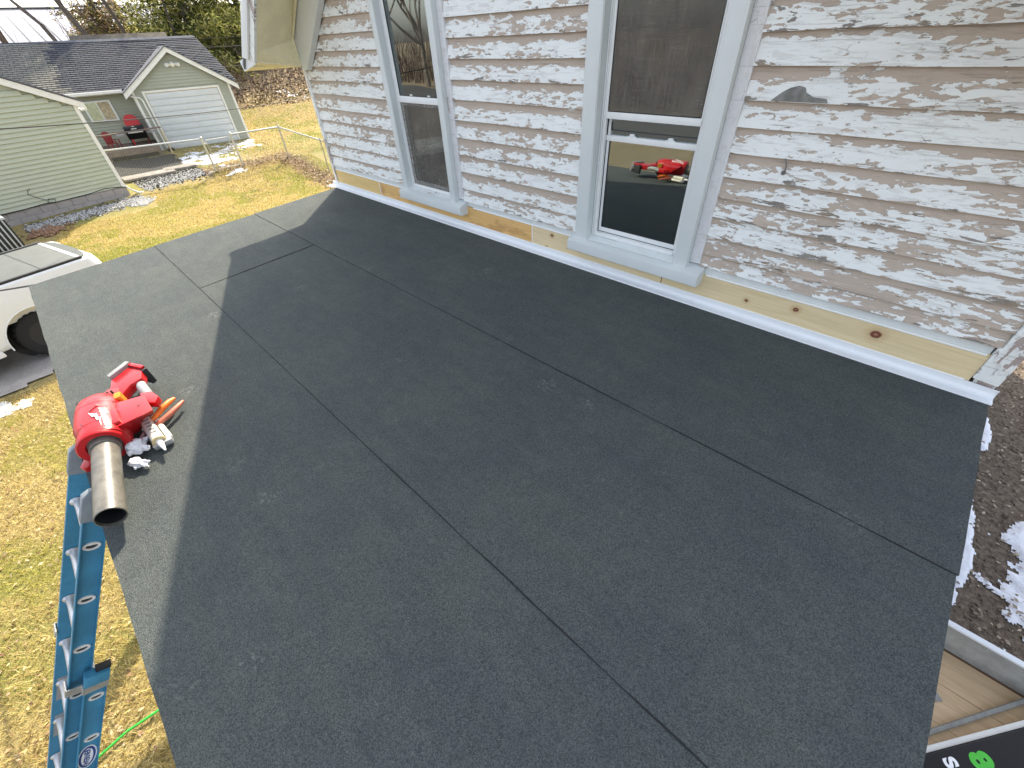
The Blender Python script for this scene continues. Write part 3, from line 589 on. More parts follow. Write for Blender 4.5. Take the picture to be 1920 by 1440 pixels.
# windows
def window(w, idx):
    x0, x1 = w['ox0'], w['ox1']; zb = .235
    # grey wrapped casing ring (outer fx0..fx1, opening x0..x1)
    b = B(); y0, y1 = .010, .0915
    b.box(w['fx0'], x0, y0, y1, .155, WTOP - .09, .002); b.box(x1, w['fx1'], y0, y1, .155, WTOP - .09, .002); b.box(w['fx0'], w['fx1'], y0, y1, WTOP - .088, WTOP - .005, .002)
    win = obj('window', b, 'wrap', house, label='left window with grey trim and reflections of trees' if idx == 1 else 'right window with grey trim reflecting the red tool')
    # jamb liner back to frame
    b = B(); b.box(x0, x0 + .004, .015, .088, .2, WTOP - .09); b.box(x1 - .004, x1, .015, .088, .2, WTOP - .09); obj('jamb', b, 'wrap', win)
    # sill: sloping top with a squared nose
    b = B(); sx0, sx1 = w['fx0'] - .035, w['cx1'] + .035
    b.prism([(-.028, .198), (.084, .232), (.084, .125), (-.012, .125), (-.028, .135)], 'x', sx0, sx1)
    obj('sill', b, 'wrap', win, bevel=.003)
    b = B(); b.prism([(.012, .2135), (.082, .2345), (.082, .238), (.012, .2165)], 'x', x0 + .004, x1 - .004); obj('sill_board', b, 'sill', win)
    # old casing beyond the right hand wrap
    b = B(); b.box(w['fx1'] + .001, w['cx1'], .052, .0915, .235, WTOP - .02, .002); obj('old_casing', b, 'cas', win)
    b = B(); b.box(w['cx0'] - .02, w['fx0'] - .001, .056, .0915, .235, WTOP - .02, .001); obj('old_casing', b, 'cas', win)
    # storm frame (vinyl tracks)
    fb = B(); t = .032
    fb.box(x0 + .004, x0 + .004 + t, .068, .088, zb, WTOP - .09, .0015); fb.box(x1 - .004 - t, x1 - .004, .068, .088, zb, WTOP - .09, .0015)
    fb.box(x0 + .004 + t, x1 - .004 - t, .068, .088, WTOP - .125, WTOP - .09); fb.box(x0 + .004 + t, x1 - .004 - t, .060, .088, zb, zb + .022, .0015)
    fb.box(x0 + .012, x0 + .017, .060, .068, zb + .01, WTOP - .09); fb.box(x0 + .024, x0 + .028, .060, .068, zb + .01, WTOP - .09)
    obj('window_frame', fb, 'vinyl', win)
    gx0, gx1 = x0 + .036, x1 - .036
    def sash(za, zc, y, s=.018, rails=(1, 1), mat='vinyl', glass='glass', gy=None):
        b = B(); b.box(gx0, gx0 + s, y, y + .016, za, zc); b.box(gx1 - s, gx1, y, y + .016, za, zc)
        if rails[0]: b.box(gx0 + s, gx1 - s, y, y + .016, za, za + .026)
        if rails[1]: b.box(gx0 + s, gx1 - s, y, y + .016, zc - .026, zc)
        obj('sash', b, mat, win)
        b = B(); b.box(gx0 + s, gx1 - s, y + .007, y + .0085, za + .026 * rails[0], zc - .026 * rails[1]); obj('pane', b, glass, win)
        b = B(); g = .004
        b.box(gx0 + s, gx0 + s + g, y + .003, y + .0065, za + .027, zc - .027); b.box(gx1 - s - g, gx1 - s, y + .003, y + .0065, za + .027, zc - .027); b.box(gx0 + s + g, gx1 - s - g, y + .003, y + .0065, za + .026, za + .026 + g)
        obj('gasket', b, 'gasket', win)
    def latches(z, y):
        for q in (.30, .72):
            x = gx0 + (gx1 - gx0) * q; b = B(); b.box(x - .026, x + .026, y, y + .012, z, z + .007, .001); b.box(x - .014, x + .014, y, y + .012, z + .007, z + .017, .002); obj('latch', b, 'vinyl', win)
    if idx == 2:
        sash(.892, WTOP - .125, .066, .006, glass='glass2'); sash(zb + .022, .800, .096, .016, (1, 1)); sash(.800, .893, .100, .016, (0, 0)); latches(.802, .088); latches(.918, .076)
        b = B(); b.box(gx0 + .012, gx1 - .012, .0690, .0694, .918, WTOP - .15); obj('insect_screen', b, 'screen', win)
        b = B(); b.box(gx0, gx1, .064, .0895, .886, .916, .0015); b.box(gx0 - .0, gx1, .0885, .112, .776, .8035, .0015); obj('meeting_rail', b, 'vinyl', win)
    else:
        sash(.892, WTOP - .125, .072, .012); sash(zb + .022, .880, .088, .016, glass='glass2'); latches(.914, .076)
        b = B(); b.box(gx0 + .012, gx1 - .012, .0690, .0694, zb + .022, .88); obj('insect_screen', b, 'screen', win)
        b = B(); b.box(gx0, gx1, .062, .0875, .876, .908, .0015); obj('meeting_rail', b, 'vinyl', win)
window(W1, 1); window(W2, 2)

# gable overhang: frieze, soffit, rake board, metal edge, eave box, roof
zr = rake(RIDGE)
b = B(); b.prism([(.03, 1.085), (.135, 1.075), (.42, 1.30), (.72, 1.54), (RIDGE, zr - .10), (RIDGE, zr + .09), (.31, 1.56), (.05, 1.31), (.045, 1.10)], 'y', .0, .052)
obj('frieze_board', b, 'frieze', house)
b = B(); b.prism([(2 * RIDGE - x, z) for x, z in ((.04, 1.085), (.10, 1.07), (.60, 1.40), (RIDGE, zr - .10), (RIDGE, zr + .09), (.31, 1.56), (.06, 1.10))], 'y', .0, .052)
obj('frieze_board', b, 'frieze', house)
F_ = [(-.02, 1.128), (.17, 1.16), (.25, 1.228), (.62, 1.556), (RIDGE, zr)]; K_ = [(-.02, 1.10), (.052, 1.105), (.053, 1.31), (.31, 1.56), (RIDGE, zr + .085)]
for sgn in (1, -1):
    mx = (lambda x: x) if sgn == 1 else (lambda x: 2 * RIDGE - x)
    b = B(); b.loft([[(mx(f[0]), -.45, f[1]), (mx(k[0]), .001, k[1]), (mx(k[0]), .001, k[1] + .012), (mx(f[0]), -.45, f[1] + .012)] for f, k in zip(F_, K_)], sm=False); obj('soffit', b, 'soffit', house)
    b = B(); b.prism([(mx(x), z) for x, z in ((.17, 1.158), (RIDGE, zr - .002), (RIDGE, zr + .10), (.09, 1.205))], 'y', -.472, -.451); obj('rake_board', b, 'corner', house)
    b = B(); b.prism([(mx(x), z) for x, z in ((.105, 1.185), (RIDGE, zr + .065), (RIDGE, zr + .15), (-.02, 1.20))], 'y', -.492, -.473); obj('rake_metal', b, 'flash', house, bevel=.004)
    b = B(); b.box(*sorted((mx(.20), mx(.215))), -.44, -.425, 1.20, 1.22)
    RF = [(-.12, 1.112), (.05, 1.25), (.31, 1.475), (RIDGE, zr + .09)]; RB = [(-.20, 1.18), (.05, 1.355), (.31, 1.61), (RIDGE, zr + .15)]
    b = B(); b.loft([[(mx(x), y, z) for x, z in q] + [(mx(x), y, z + .035) for x, z in q[::-1]] for y, q in ((-.4725, RF), (-.05, RB), (8.3, RB))], sm=False); obj('roof', b, 'shing', house)
    b = B(); b.prism([(mx(x), z) for x, z in ((-.20, 1.172), (-.17, 1.095), (.168, 1.152), (.10, 1.20), (-.05, 1.20))], 'y', -.46, -.452); obj('eave_end', b, 'flash', house)
    b = B(); b.prism([(mx(x), z) for x, z in ((-.17, 1.097), (.05, 1.128), (.05, 1.145), (-.17, 1.17))], 'y', -.4515, 8.2); obj('eave_soffit', b, 'soffit', house)
b = B(); b.box(.42, .435, -.45, -.02, 1.355, 1.362)
# thin trim moulding between frieze and soffit
b = B(); b.tube([(.056, -.012, 1.18), (.058, -.012, 1.31), (.32, -.012, 1.553), (RIDGE, -.012, zr + .07)], .012, 6); obj('moulding', b, 'soffit', house)
b = B(); b.tube([(.10, -.02, 1.33), (.34, -.02, 1.54), (RIDGE, -.02, zr + .04)], .010, 6); obj('moulding', b, 'soffit', house)

# ---------------------------------------------------------------- porch roof
PT = .04132540808
def rz(y): return y * math.tan(PT)
porch = thing('porch_roof', (2.75, -1.4, -3), 'low sloping porch roof covered in dark granule roofing sheets', 'porch roof')
def membrane(x0, x1, y0, y1, t, lift, label, jag=.004, seed=0):
    n_x, n_y = max(3, int((x1 - x0) / .06)), max(3, int((y1 - y0) / .06)); b = B(); vs_ = []; top = []
    for i in range(n_x + 1):
        for j in range(n_y + 1):
            x = x0 + (x1 - x0) * i / n_x; y = y0 + (y1 - y0) * j / n_y
            h = nz(x, y, 1, .9) * .0025 + nz(x, y, 1, 3.5) * .0006
            if j == 0: y += nz(x, 0, seed + 3, 5) * jag
            if i == n_x: x += nz(y, 1, seed, 6) * jag
            if i == 0: x += nz(y, 2, seed, 6) * jag
            vs_.append((x, y, rz(y) + h + lift))
    N = n_y + 1; fs = [(i * N + j, (i + 1) * N + j, (i + 1) * N + j + 1, i * N + j + 1) for i in range(n_x) for j in range(n_y)]
    ring = [i * N for i in range(n_x + 1)] + [n_x * N + j for j in range(1, N)] + [i * N + n_y for i in range(n_x - 1, -1, -1)] + [j for j in range(n_y - 1, 0, -1)]
    k0 = len(vs_)
    for r_ in ring: p = vs_[r_]; vs_.append((p[0], p[1], p[2] - t))
    m_ = len(ring); fs += [(ring[i], k0 + i, k0 + (i + 1) % m_, ring[(i + 1) % m_]) for i in range(m_)]
    b.add(vs_, fs, False); b.sm = [True] * (n_x * n_y) + [False] * m_
    return obj('roofing_sheet', b, 'roof', porch, label=label, fix=False, origin=(2.75, -1.4, -.06))
membrane(.0, 5.528, -2.765, -1.845, .012, -.007, 'outer roofing sheet along the eave', seed=1)
membrane(.004, 1.325, -1.856, -.93, .0075, -.003, 'short roofing sheet at the far end', seed=2)
membrane(1.331, 5.532, -1.857, -.93, .0075, -.0028, 'middle roofing sheet', seed=3)
membrane(.0, 5.537, -.937, .05, .0075, .001, 'roofing sheet against the wall', seed=4)
def bead(pts, w=.0026, h=.004, seed=0):
    """bitumen bleed-out line along a lap"""
    b = B(); P = [];
    for (ax, ay), (cx_, cy_) in zip(pts[:-1], pts[1:]):
        n = int(max(abs(cx_ - ax), abs(cy_ - ay)) / .03)
        for i in range(n + 1):
            x = ax + (cx_ - ax) * i / n; y = ay + (cy_ - ay) * i / n; P.append((x + nz(x, y, seed, 6) * .002, y + nz(x, y, seed + 2, 6) * .002, rz(y) + h))
    b.tube(P, [w * (.7 + .9 * abs(nz(p[0], p[1], seed, 9))) for p in P], 5); obj('lap_bead', b, 'dark', porch, fix=False)
bead([(0, -1.858), (5.525, -1.859)], h=-.0055); bead([(1.328, -1.856), (1.328, -.94)], h=-.0015); bead([(0, -.939), (5.53, -.939)], h=-.0015)
# faint lap ridges (taped cross joints)
b = B(); b.box(.012, 5.50, -2.735, -2.713, rz(-2.77) - .16, rz(-2.77) - .016); obj('fascia_board', b, 'frieze', porch)
for x0, x1 in ((.0125, .026), (5.488, 5.502)):
    b = B(); b.prism([(-2.7125, rz(-2.768) - .16), (.04, -.16), (.04, -.018), (-2.7125, rz(-2.71) - .018)], 'x', x0, x1); obj('fascia_board', b, 'frieze', porch)
b = B(); b.prism([(-2.76, rz(-2.76) - .014), (.04, -.014), (.04, -.034), (-2.76, rz(-2.76) - .034)], 'x', 5.526, 5.534)
obj('drip_edge', b, 'flash', porch)
b = B(); b.box(.03, 5.48, -2.71, .04, -.27, -.25); obj('ceiling_panel', b, 'frieze', porch)
for i in range(4):
    x = .1 + i * 1.78; b = B(); b.box(x - .06, x + .06, -2.70, -2.58, -3.05, -.272, .006); obj('post', b, 'frieze', porch)
# ---------------------------------------------------------------- neighbouring shed (sage siding), left
SH = Frame((-15.53, -.46, -2.64), (.154, -.988, 0)); SH.z = Vector((0, 0, 1)); SH.y = Vector((-.988, -.154, 0))   # x along wall away from the corner, y into the shed
shed = thing('shed', SH((3, 2, 0)), 'sage green vinyl sided outbuilding on concrete blocks, nearest building at left', 'outbuilding')
def shz(x): return .16 + (.335 + .155) * .0 + x * .49 if x < 3 else .16 + (6 - x) * .49
b = B(SH); b.prism([(0, .1), (6, .1), (6, 2.75), (3, 4.2), (0, 2.75)], 'y', .05, 5); obj('wall', b, 'sage', shed)
H0 = .40
for k in range(24):      # siding courses
    z0 = H0 + k * .118; z1 = z0 + .118
    if z1 > 2.78 + 1.4: break
    x0, x1 = 0.07, 5.95
    if z1 > 2.72: q = (z1 - 2.72) / .49; x0, x1 = max(x0, q), min(x1, 6 - q)
    if x1 - x0 < .3: break
    b = B(SH); b.loft([[(x, -.034, z0), (x, -.034, z0 + .012), (x, .004, z1 + .004), (x, .03, z1 + .004), (x, .03, z0 + .002)] for x in (x0, x1)], sm=False); obj('siding_board', b, 'sage', shed)
b = B(SH); b.box(-.03, .07, -.035, .06, .38, 2.74); obj('corner_trim', b, 'trim', shed)
b = B(SH); b.prism([(-.22, 2.62), (3, 4.2), (6.2, 2.62), (6.2, 2.80), (3, 4.39), (-.22, 2.80)], 'y', -.12, -.07); obj('rake_board', b, 'trim', shed)
b = B(SH); b.prism([(-.26, 2.80), (3, 4.41), (6.26, 2.80), (6.26, 2.84), (3, 4.46), (-.26, 2.84)], 'y', -.15, 5.2); obj('roof', b, 'shing', shed)
b = B(SH); b.box(-.22, -.05, -.07, 5, 2.60, 2.64); obj('soffit', b, 'trim', shed)
b = B(SH); b.box(.3, .65, 1.2, 1.5, 3.02, 3.12, .03); obj('roof_vent', b, 'blacktrim', shed)
for r_ in range(3):       # foundation blocks
    for k in range(16):
        x = -.03 + k * .40 - (.2 if r_ % 2 else 0); x0, x1 = max(x, -.03), min(x + .392, 6)
        if x1 - x0 < .05: continue
        b = B(SH); b.box(x0, x1, .0 - .012 * (r_ == 0), .2, -.22 + r_ * .2, -.022 + r_ * .2, .006); obj('concrete_block', b, 'block', shed)
b = B(SH); b.box(-.0, 6, .03, .2, -.3, .4); obj('foundation', b, 'block', shed)
b = B(SH); P = [(5.5, -.03, .30), (4, -.035, .36), (2.75, -.04, .385), (2.2, -.05, .42), (1.95, -.07, .40), (1.9, -.06, .48), (2.05, -.05, .52), (2.12, -.045, .43), (1.95, -.04, .395), (1.6, -.03, .40), (1.0, -.03, .41), (.55, -.03, .46), (.1, -.045, .40), (0, -.05, .36)]
b.tube(P, .012, 5); P = [(2.1, -.045, .5), (2.25, -.04, .6), (2.4, -.035, .75), (2.35, -.035, .86), (2.28, -.035, .88)]; b.tube(P, .008, 5)
tag(obj('cable', b, 'cable'), 'black cable looping along the bottom of the sage siding', 'cable')
b = B(SH); b.tube([(-.02, -.04, .42), (-.10, -.04, .28), (-.28, -.05, .12), (-.42, -.06, .10)], .03, 8); obj('downspout', b, 'trim', shed)

# air conditioner beside the shed
AC = Frame((-12.65, -3.52, -2.86), (.154, -.988, 0)); AC.z = Vector((0, 0, 1)); AC.y = Vector((-.988, -.154, 0))
ac = thing('air_conditioner', AC((.5, .5, 0)), 'grey outdoor air conditioner unit with slatted sides by the shed', 'air conditioner')
b = B(AC); b.box(0, 1.0, 0, .95, .06, .92, .03); obj('cabinet', b, 'blacktrim', ac)
b = B(AC); b.box(-.02, 1.02, -.02, .97, .90, .96, .02); obj('top_cover', b, 'grill', ac)
for k in range(9):
    b = B(AC); z = .14 + k * .085; b.box(-.012, 1.012, -.018, -.005, z, z + .016); obj('slat', b, 'blacktrim', ac)
for k in range(10):
    b = B(AC); x = .05 + k * .1; b.box(x, x + .034, -.034, -.020, .1, .9); obj('guard_bar', b, 'grill', ac)
b = B(AC); b.ring((.5, .48, .962), (0, 0, 1), .0, .40, .012, 24); obj('fan_grille', b, 'blacktrim', ac)
b = B(AC); b.box(-.12, 1.12, -.12, 1.1, -.06, .05, .01); obj('pad', b, 'block', ac)

# ---------------------------------------------------------------- garage with grey green siding
GA = Frame((-22.0, 2.65, -2.3), (.175, .985, 0)); GA.z = Vector((0, 0, 1)); GA.y = Vector((-.985, .175, 0))   # y into the building
gar = thing('garage', GA((0, 3, 0)), 'grey green garage with white roll up door and slate shingle roof', 'garage')
GL, GR, GE, GX, GZ = -.45, 3.42, 2.32, 1.50, 3.66
b = B(GA); b.prism([(GL + .02, 0), (GR - .02, 0), (GR - .02, GE), (GX, GZ - .12), (GL + .02, GE)], 'y', .03, 6.5); b.box(-7.5, GL, 1.25, 7.5, -.3, GE); obj('wall', b, 'sage2', gar)
gs = (GZ - GE) / (GX - GL)
def gcourse(x0, x1, z0, z1, mat='sage2'):
    b = B(GA); b.loft([[(x, -.020, z0), (x, -.020, z0 + .012), (x, .014, z1), (x, .03, z1), (x, .03, z0 + .002)] for x in (x0, x1)], sm=False); obj('siding_board', b, mat, gar)
for k in range(31):
    z0 = .04 + k * .115; z1 = z0 + .115
    x0, x1 = GL + .08, GR - .08
    if z1 > GE: q = (z1 - GE) / gs; x0 = max(x0, GL + q); x1 = min(x1, GR - q)
    if x1 - x0 < .2: break
    if z0 < 2.26: gcourse(x0, -.09, z0, z1); gcourse(2.95, x1, z0, z1)
    else: gcourse(x0, x1, z0, z1)
for k in range(20):
    z0 = .0 + k * .118
    if z0 > GE - .12: break
    b = B(GA); b.loft([[(x, 1.205, z0), (x, 1.205, z0 + .01), (x, 1.240, z0 + .118), (x, 1.26, z0 + .118), (x, 1.26, z0 + .002)] for x in (-7.5, GL - .0)], sm=False); obj('siding_board', b, 'sage2', gar)
for k in range(20):      # side return of the gabled front
    z0 = .0 + k * .118
    if z0 > GE - .12: break
    b = B(GA); b.loft([[(GL - .012, y, z0 + 0), (GL + .018, y, z0 + .118), (GL + .03, y, z0 + .118), (GL + .03, y, z0)] for y in (.05, 1.22)], sm=False); obj('siding_board', b, 'sage2', gar)
for (x0, x1) in ((GL - .01, GL + .08), (GR - .08, GR + .01)):
    b = B(GA); b.box(x0, x1, -.02, .05, 0, GE); obj('corner_trim', b, 'trim', gar)
b = B(GA); b.box(GL - .06, GL - .013, 1.14, 1.20, 0, GE); obj('corner_trim', b, 'trim', gar)
b = B(GA); b.box(-.09, -.01, -.03, .02, 0, 2.27); b2 = B(GA); b2.box(2.87, 2.95, -.03, .02, 0, 2.27); b3 = B(GA); b3.box(-.0105, 2.87, -.03, .02, 2.195, 2.27)
for q in (b, b2, b3): obj('door_trim', q, 'trim', gar)
gd = B(GA); gd.box(0, 2.86, .012, .025, 0, 2.19); dr = obj('garage_door', gd, 'door', gar, label='white roll up garage door with horizontal ribs')
for k in range(9):
    b = B(GA); z = .02 + k * .241; b.box(.005, 2.855, -.022, .0125, z + .0, z + .215, .006); obj('door_panel', b, 'door', dr)
b = B(GA); b.box(.01, 2.85, .0, .011, 2.13, 2.19); obj('weather_strip', b, 'tanp', dr)
b = B(GA); b.tube([(1.46, -.02, .92), (1.46, -.04, .92)], .035, 8); obj('door_lock', b, 'alu', dr)
ov = .3
sl = math.hypot(1, gs)
for sgn in (1, -1):
    f = (lambda x: x) if sgn > 0 else (lambda x: 2 * GX - x)
    b = B(GA); b.prism([(f(GL - ov), GE - gs * ov - .06), (f(GX), GZ - .12), (f(GX), GZ + .06), (f(GL - ov), GE - gs * ov + .14)], 'y', -.28, -.23); obj('rake_board', b, 'trim', gar)
    b = B(GA); b.prism([(f(GL - ov - .03), GE - gs * (ov + .03) + .142), (f(GX), GZ + .062), (f(GX), GZ + .10), (f(GL - ov - .03), GE - gs * (ov + .03) + .18)], 'y', -.32, 4.2); obj('roof', b, 'shing', gar)
# main roof slope with individual shingle tabs
RY0, RZ0, RY1, RZ1 = .85, 2.36, 4.6, 4.08
b = B(GA); b.add([(-9, RY0, RZ0 - .02), (3.9, RY0, RZ0 - .02), (3.3, RY1, RZ1), (-9, RY1, RZ1), (-9, 8.3, RZ0), (3.9, 8.3, RZ0)], [(0, 1, 2, 3), (3, 2, 5, 4), (1, 5, 2)]); obj('roof_deck', b, 'shing', gar)
b = B(GA); b.box(-9, -.75, RY0 - .06, RY0 - .01, RZ0 - .14, RZ0 + .01); b.prism([(RY0 - .06, RZ0 - .14), (RY0 - .16, RZ0 - .10), (RY0 - .16, RZ0 - .01), (RY0 - .06, RZ0 - .01)], 'x', -9, -.76); obj('gutter', b, 'trim', gar)
tabs = []
rows = 26
for r_ in range(rows):
    t0 = r_ / rows; y = RY0 - .03 + (RY1 - RY0) * t0; z = RZ0 + (RZ1 - RZ0) * t0
    xr = 3.9 - .6 * t0 - .02
    x = -8.6 - (r_ % 2) * .155
    while x < xr:
        # skip what lies inside the front gable roof
        gx = 2 * GX - x if x > GX else x
        if not (y < 4.2 and GE - gs * (ov) + (gx - (GL - ov)) * gs + .18 > z + .05 and GL - ov < x < GR + ov): tabs.append((x, min(x + .295, xr), y, z, t0))
        x += .31
tabs.sort(key=lambda q: -(q[0] > -2.9) * 10 + q[4])
TD = Frame((0, 0, 0), (1, 0, 0)); dy, dz = (RY1 - RY0) / rows, (RZ1 - RZ0) / rows
shades = [mat_shingle('slate_shingle_a', (.016, .020, .032), (.036, .041, .055)), mat_shingle('slate_shingle_b', (.024, .028, .040), (.050, .053, .064)), mat_shingle('slate_shingle_c', (.011, .014, .022), (.028, .031, .041)), mat_shingle('bleached_shingle', (.060, .060, .056), (.125, .122, .108))]
meshes = {}
rest = B(GA); rest2 = B(GA)
for i, (xa, xb, y, z, t0) in enumerate(tabs):
    k = random.choices((0, 1, 2), (5, 3, 2))[0]
    if xa < -2.7 + .5 * nz(y, z, 3, 1.2) and random.random() < .85: k = 3
    q = [(0, 0, .026), (xb - xa, 0, .026), (xb - xa, dy * 1.02, .004 + dz), (0, dy * 1.02, .004 + dz), (0, 0, .0), (xb - xa, 0, .0)]
    F2 = [(0, 1, 2, 3), (4, 5, 1, 0)]
    if i < 300:
        key = (k, round(xb - xa, 2))
        if key not in meshes:
            fr0 = Frame((0, 0, 0), GA.x); fr0.y = GA.y; fr0.z = GA.z; bb = B(fr0); bb.add(q, F2)
            meshes[key] = obj('shingle', bb, shades[k], gar, origin=(0, 0, 0), fix=False); o = meshes[key]; o.location = GA((xa, y, z)) - WL[gar]; WL[o] = GA((xa, y, z))
        else: dup(meshes[key], gar, GA((xa, y, z)))
    else: (rest if xa < -2.6 else rest2).add([(p[0] + xa, p[1] + y, p[2] + z) for p in q], F2)
obj('shingles', rest, shades[3], gar, kind='stuff', fix=False); obj('shingles', rest2, shades[0], gar, kind='stuff', fix=False)
# ridge line slightly proud, second ridge behind
b = B(GA); b.prism([(RY1 - .14, RZ1 - .04), (RY1, RZ1 + .05), (RY1 + .14, RZ1 - .04), (RY1, RZ1 + .0)], 'x', -9, 3.25); obj('ridge_cap', b, 'shing', gar)
b = B(GA); b.prism([(RY1 + .6, RZ1 - .3), (RY1 + 1.5, RZ1 + .25), (RY1 + 2.4, RZ1 - .3)], 'x', -1.8, 2.2); obj('rear_roof', b, plain('mossy_brown_roof', (.10, .085, .065), .9, var=.5, scale=5), gar)
# window in the recessed wall
b = B(GA)
for r4 in ((-2.42, -1.40, 1.97, 2.03), (-2.42, -1.40, 1.25, 1.31), (-2.42, -2.35, 1.3105, 1.9695), (-1.47, -1.40, 1.3105, 1.9695), (-1.93, -1.89, 1.3105, 1.9695)): b.box(r4[0], r4[1], 1.165, 1.24, r4[2], r4[3])
gw = obj('window', b, 'vinyl', gar)
b = B(GA); b.box(-2.3495, -1.9305, 1.180, 1.184, 1.3105, 1.9695); obj('pane', b, 'glass2', gw)
b = B(GA); b.box(-1.8895, -1.4705, 1.190, 1.203, 1.3105, 1.9695); obj('blind', b, plain('patterned_blind', (.50, .42, .28), .8, var=.4, scale=12), gw)
b = B(GA); b.box(-2.3495, -1.9305, 1.190, 1.203, 1.3105, 1.9695); obj('curtain', b, plain('brown_curtain', (.24, .15, .10), .8, var=.4, scale=9), gw)
b = B(GA); b.tube([(-.78, .80, 2.25), (-.60, .1, 2.20), (-.5, -.06, 2.12), (-.26, -.06, 2.06), (-.20, -.06, 1.95), (-.20, -.06, .1), (-.20, -.25, .03)], .035, 8); obj('downspout', b, 'trim', gar)
b = B(GA); b.tube([(1.50, -.06, 3.14), (1.50, -.12, 3.10)], .09, 10)
for s in (-1, 1): b.tube([(1.5 + s * .12, -.07, 3.12), (1.5 + s * .24, -.20, 3.10)], [.05, .075], 8)
obj('flood_light', b, 'trim', gar)
b = B(GA); b.tube([(-.2, -.4, .06), (-.1, -.3, .10), (0, -.45, .05)], .08, 6); tag(obj('black_bucket', b, 'bblack'), 'small dark bundle lying at the left foot of the garage door', 'bundle')

# deck in front of the recessed wall, rail, grill, chairs
deck = thing('deck', GA((-2, 0, 0)), 'low weathered timber deck in the corner beside the garage', 'deck')
for k in range(15):
    y = -1.05 + k * .15; b = B(GA); b.box(-5.5, -.47, y, y + .14, .32, .355); obj('plank', b, 'deck', deck)
b = B(GA); b.box(-5.5, -.47, -1.10, -1.052, .16, .355); obj('rim_board', b, 'deck', deck)
for x in (-5.4, -3.9, -2.4, -.55):
    b = B(GA); b.box(x, x + .08, -1.04, -.96, -.05, .32); obj('post', b, 'deck', deck)
b = B(GA); b.box(-5.4, -.6, -.9, -.86, -.1, .315); obj('skirt', b, 'under', deck)
rail = thing('handrail', GA((-1.5, -1, .3)), 'long brown timber handrail running above the deck edge', 'handrail')
b = B(GA); b.add([(-3.2, -1.05, .92), (-.05, -1.05, 1.0), (-.05, -.93, 1.0), (-3.2, -.93, .92), (-3.2, -1.05, .96), (-.05, -1.05, 1.05), (-.05, -.93, 1.05), (-3.2, -.93, .96)], [(0, 1, 2, 3), (4, 5, 6, 7), (0, 1, 5, 4), (2, 3, 7, 6), (1, 2, 6, 5), (3, 0, 4, 7)]); obj('top_rail', b, 'deck', rail)
for x in (-3.1, -.12):
    b = B(GA); b.box(x, x + .06, -1.02, -.96, .36 if x < -1 else -.02, .93); obj('post', b, 'tanp' if x > -1 else 'deck', rail)
gx = -1.02
grill = thing('barbecue_grill', GA((gx, -.55, .355)), 'black barbecue grill with domed lid and silver handle on the deck', 'grill')
b = B(GA); b.loft([[(x, -.55 + .27 * math.cos(a), .92 + .24 * math.sin(a)) for a in np.linspace(-.05, math.pi + .05, 10)] for x in (gx - .36, gx + .36)], sm=False); obj('lid', b, 'bblack', grill, bevel=.01)
b = B(GA); b.prism([(-.83, .90), (-.27, .90), (-.36, .68), (-.74, .68)], 'x', gx - .36, gx + .36); obj('firebox', b, 'bblack', grill)
b = B(GA); b.tube([(gx - .27, -.84, .93), (gx + .27, -.84, .93)], .022, 8); obj('handle', b, 'vinyl', grill)
b = B(GA); b.box(gx - .1, gx + .1, -.80, -.78, 1.04, 1.08); b.box(gx - .04, gx + .04, -.70, -.68, 1.12, 1.15); obj('badge', b, 'steel', grill)
for s in (-1, 1):
    b = B(GA); b.box(*sorted((gx + s * .38, gx + s * .72)), -.78, -.36, .86, .89, .005); obj('side_shelf', b, 'greyp', grill)
    for t_ in (-.75, -.37):
        b = B(GA); b.box(gx + s * .32 - .015, gx + s * .32 + .015, t_ - .015, t_ + .015, .355, .70); obj('leg', b, 'bblack', grill)
def adirondack(o, yaw, s, label, mt='redp'):
    fr = Frame(o, (math.cos(yaw), math.sin(yaw), 0)); t = thing('garden_chair', o, label, 'chair')
    b = B(fr); b.loft([[(x * s, (.28 + .10 * h) * s, (.35 + .85 * h) * s), (x * s, (.31 + .10 * h) * s, (.35 + .85 * h) * s)] for h in (0,) for x in (-.3, .3)], cap=False)
    b = B(fr); n = 12; pr = [(-.22, .34)] + [(.29 * math.cos(a), .80 + .30 * math.sin(a)) for a in np.linspace(math.pi, 0, n)] + [(.22, .34)]
    b.add([(x * s, (.26 + z * .2) * s, z * s) for x, z in pr] + [(x * s, (.30 + z * .2) * s, z * s) for x, z in pr], [tuple(range(len(pr)))[::-1], tuple(range(len(pr), 2 * len(pr)))] + [(i, (i + 1) % len(pr), len(pr) + (i + 1) % len(pr), len(pr) + i) for i in range(len(pr))]); obj('backrest', b, mt, t)
    b = B(fr); b.add([(-.26 * s, -.3 * s, .38 * s), (.26 * s, -.3 * s, .38 * s), (.24 * s, .34 * s, .33 * s), (-.24 * s, .34 * s, .33 * s), (-.26 * s, -.3 * s, .35 * s), (.26 * s, -.3 * s, .35 * s), (.24 * s, .34 * s, .30 * s), (-.24 * s, .34 * s, .30 * s)], [(0, 1, 2, 3), (7, 6, 5, 4), (0, 4, 5, 1), (1, 5, 6, 2), (2, 6, 7, 3), (3, 7, 4, 0)]); obj('seat', b, mt, t)
    for k in (-1, 1):
        b = B(fr); b.box(*sorted((k * .27 * s, k * .37 * s)), -.34 * s, .34 * s, .56 * s, .585 * s, .006); obj('armrest', b, mt, t)
        for yy in (-.28, .24):
            b = B(fr); b.box(*sorted((k * .27 * s, k * .32 * s)), yy * s, (yy + .06) * s, 0, .56 * s); obj('leg', b, mt, t)
adirondack(GA((-1.02, .45, .355)), math.atan2(GA.x.y, GA.x.x), 1.0, 'bright red plastic garden chair with rounded back behind the grill')
adirondack(GA((-2.0, -.3, .355)), math.atan2(GA.x.y, GA.x.x) + .5, .6, 'low dark red chair at the left end of the deck', 'redp2')
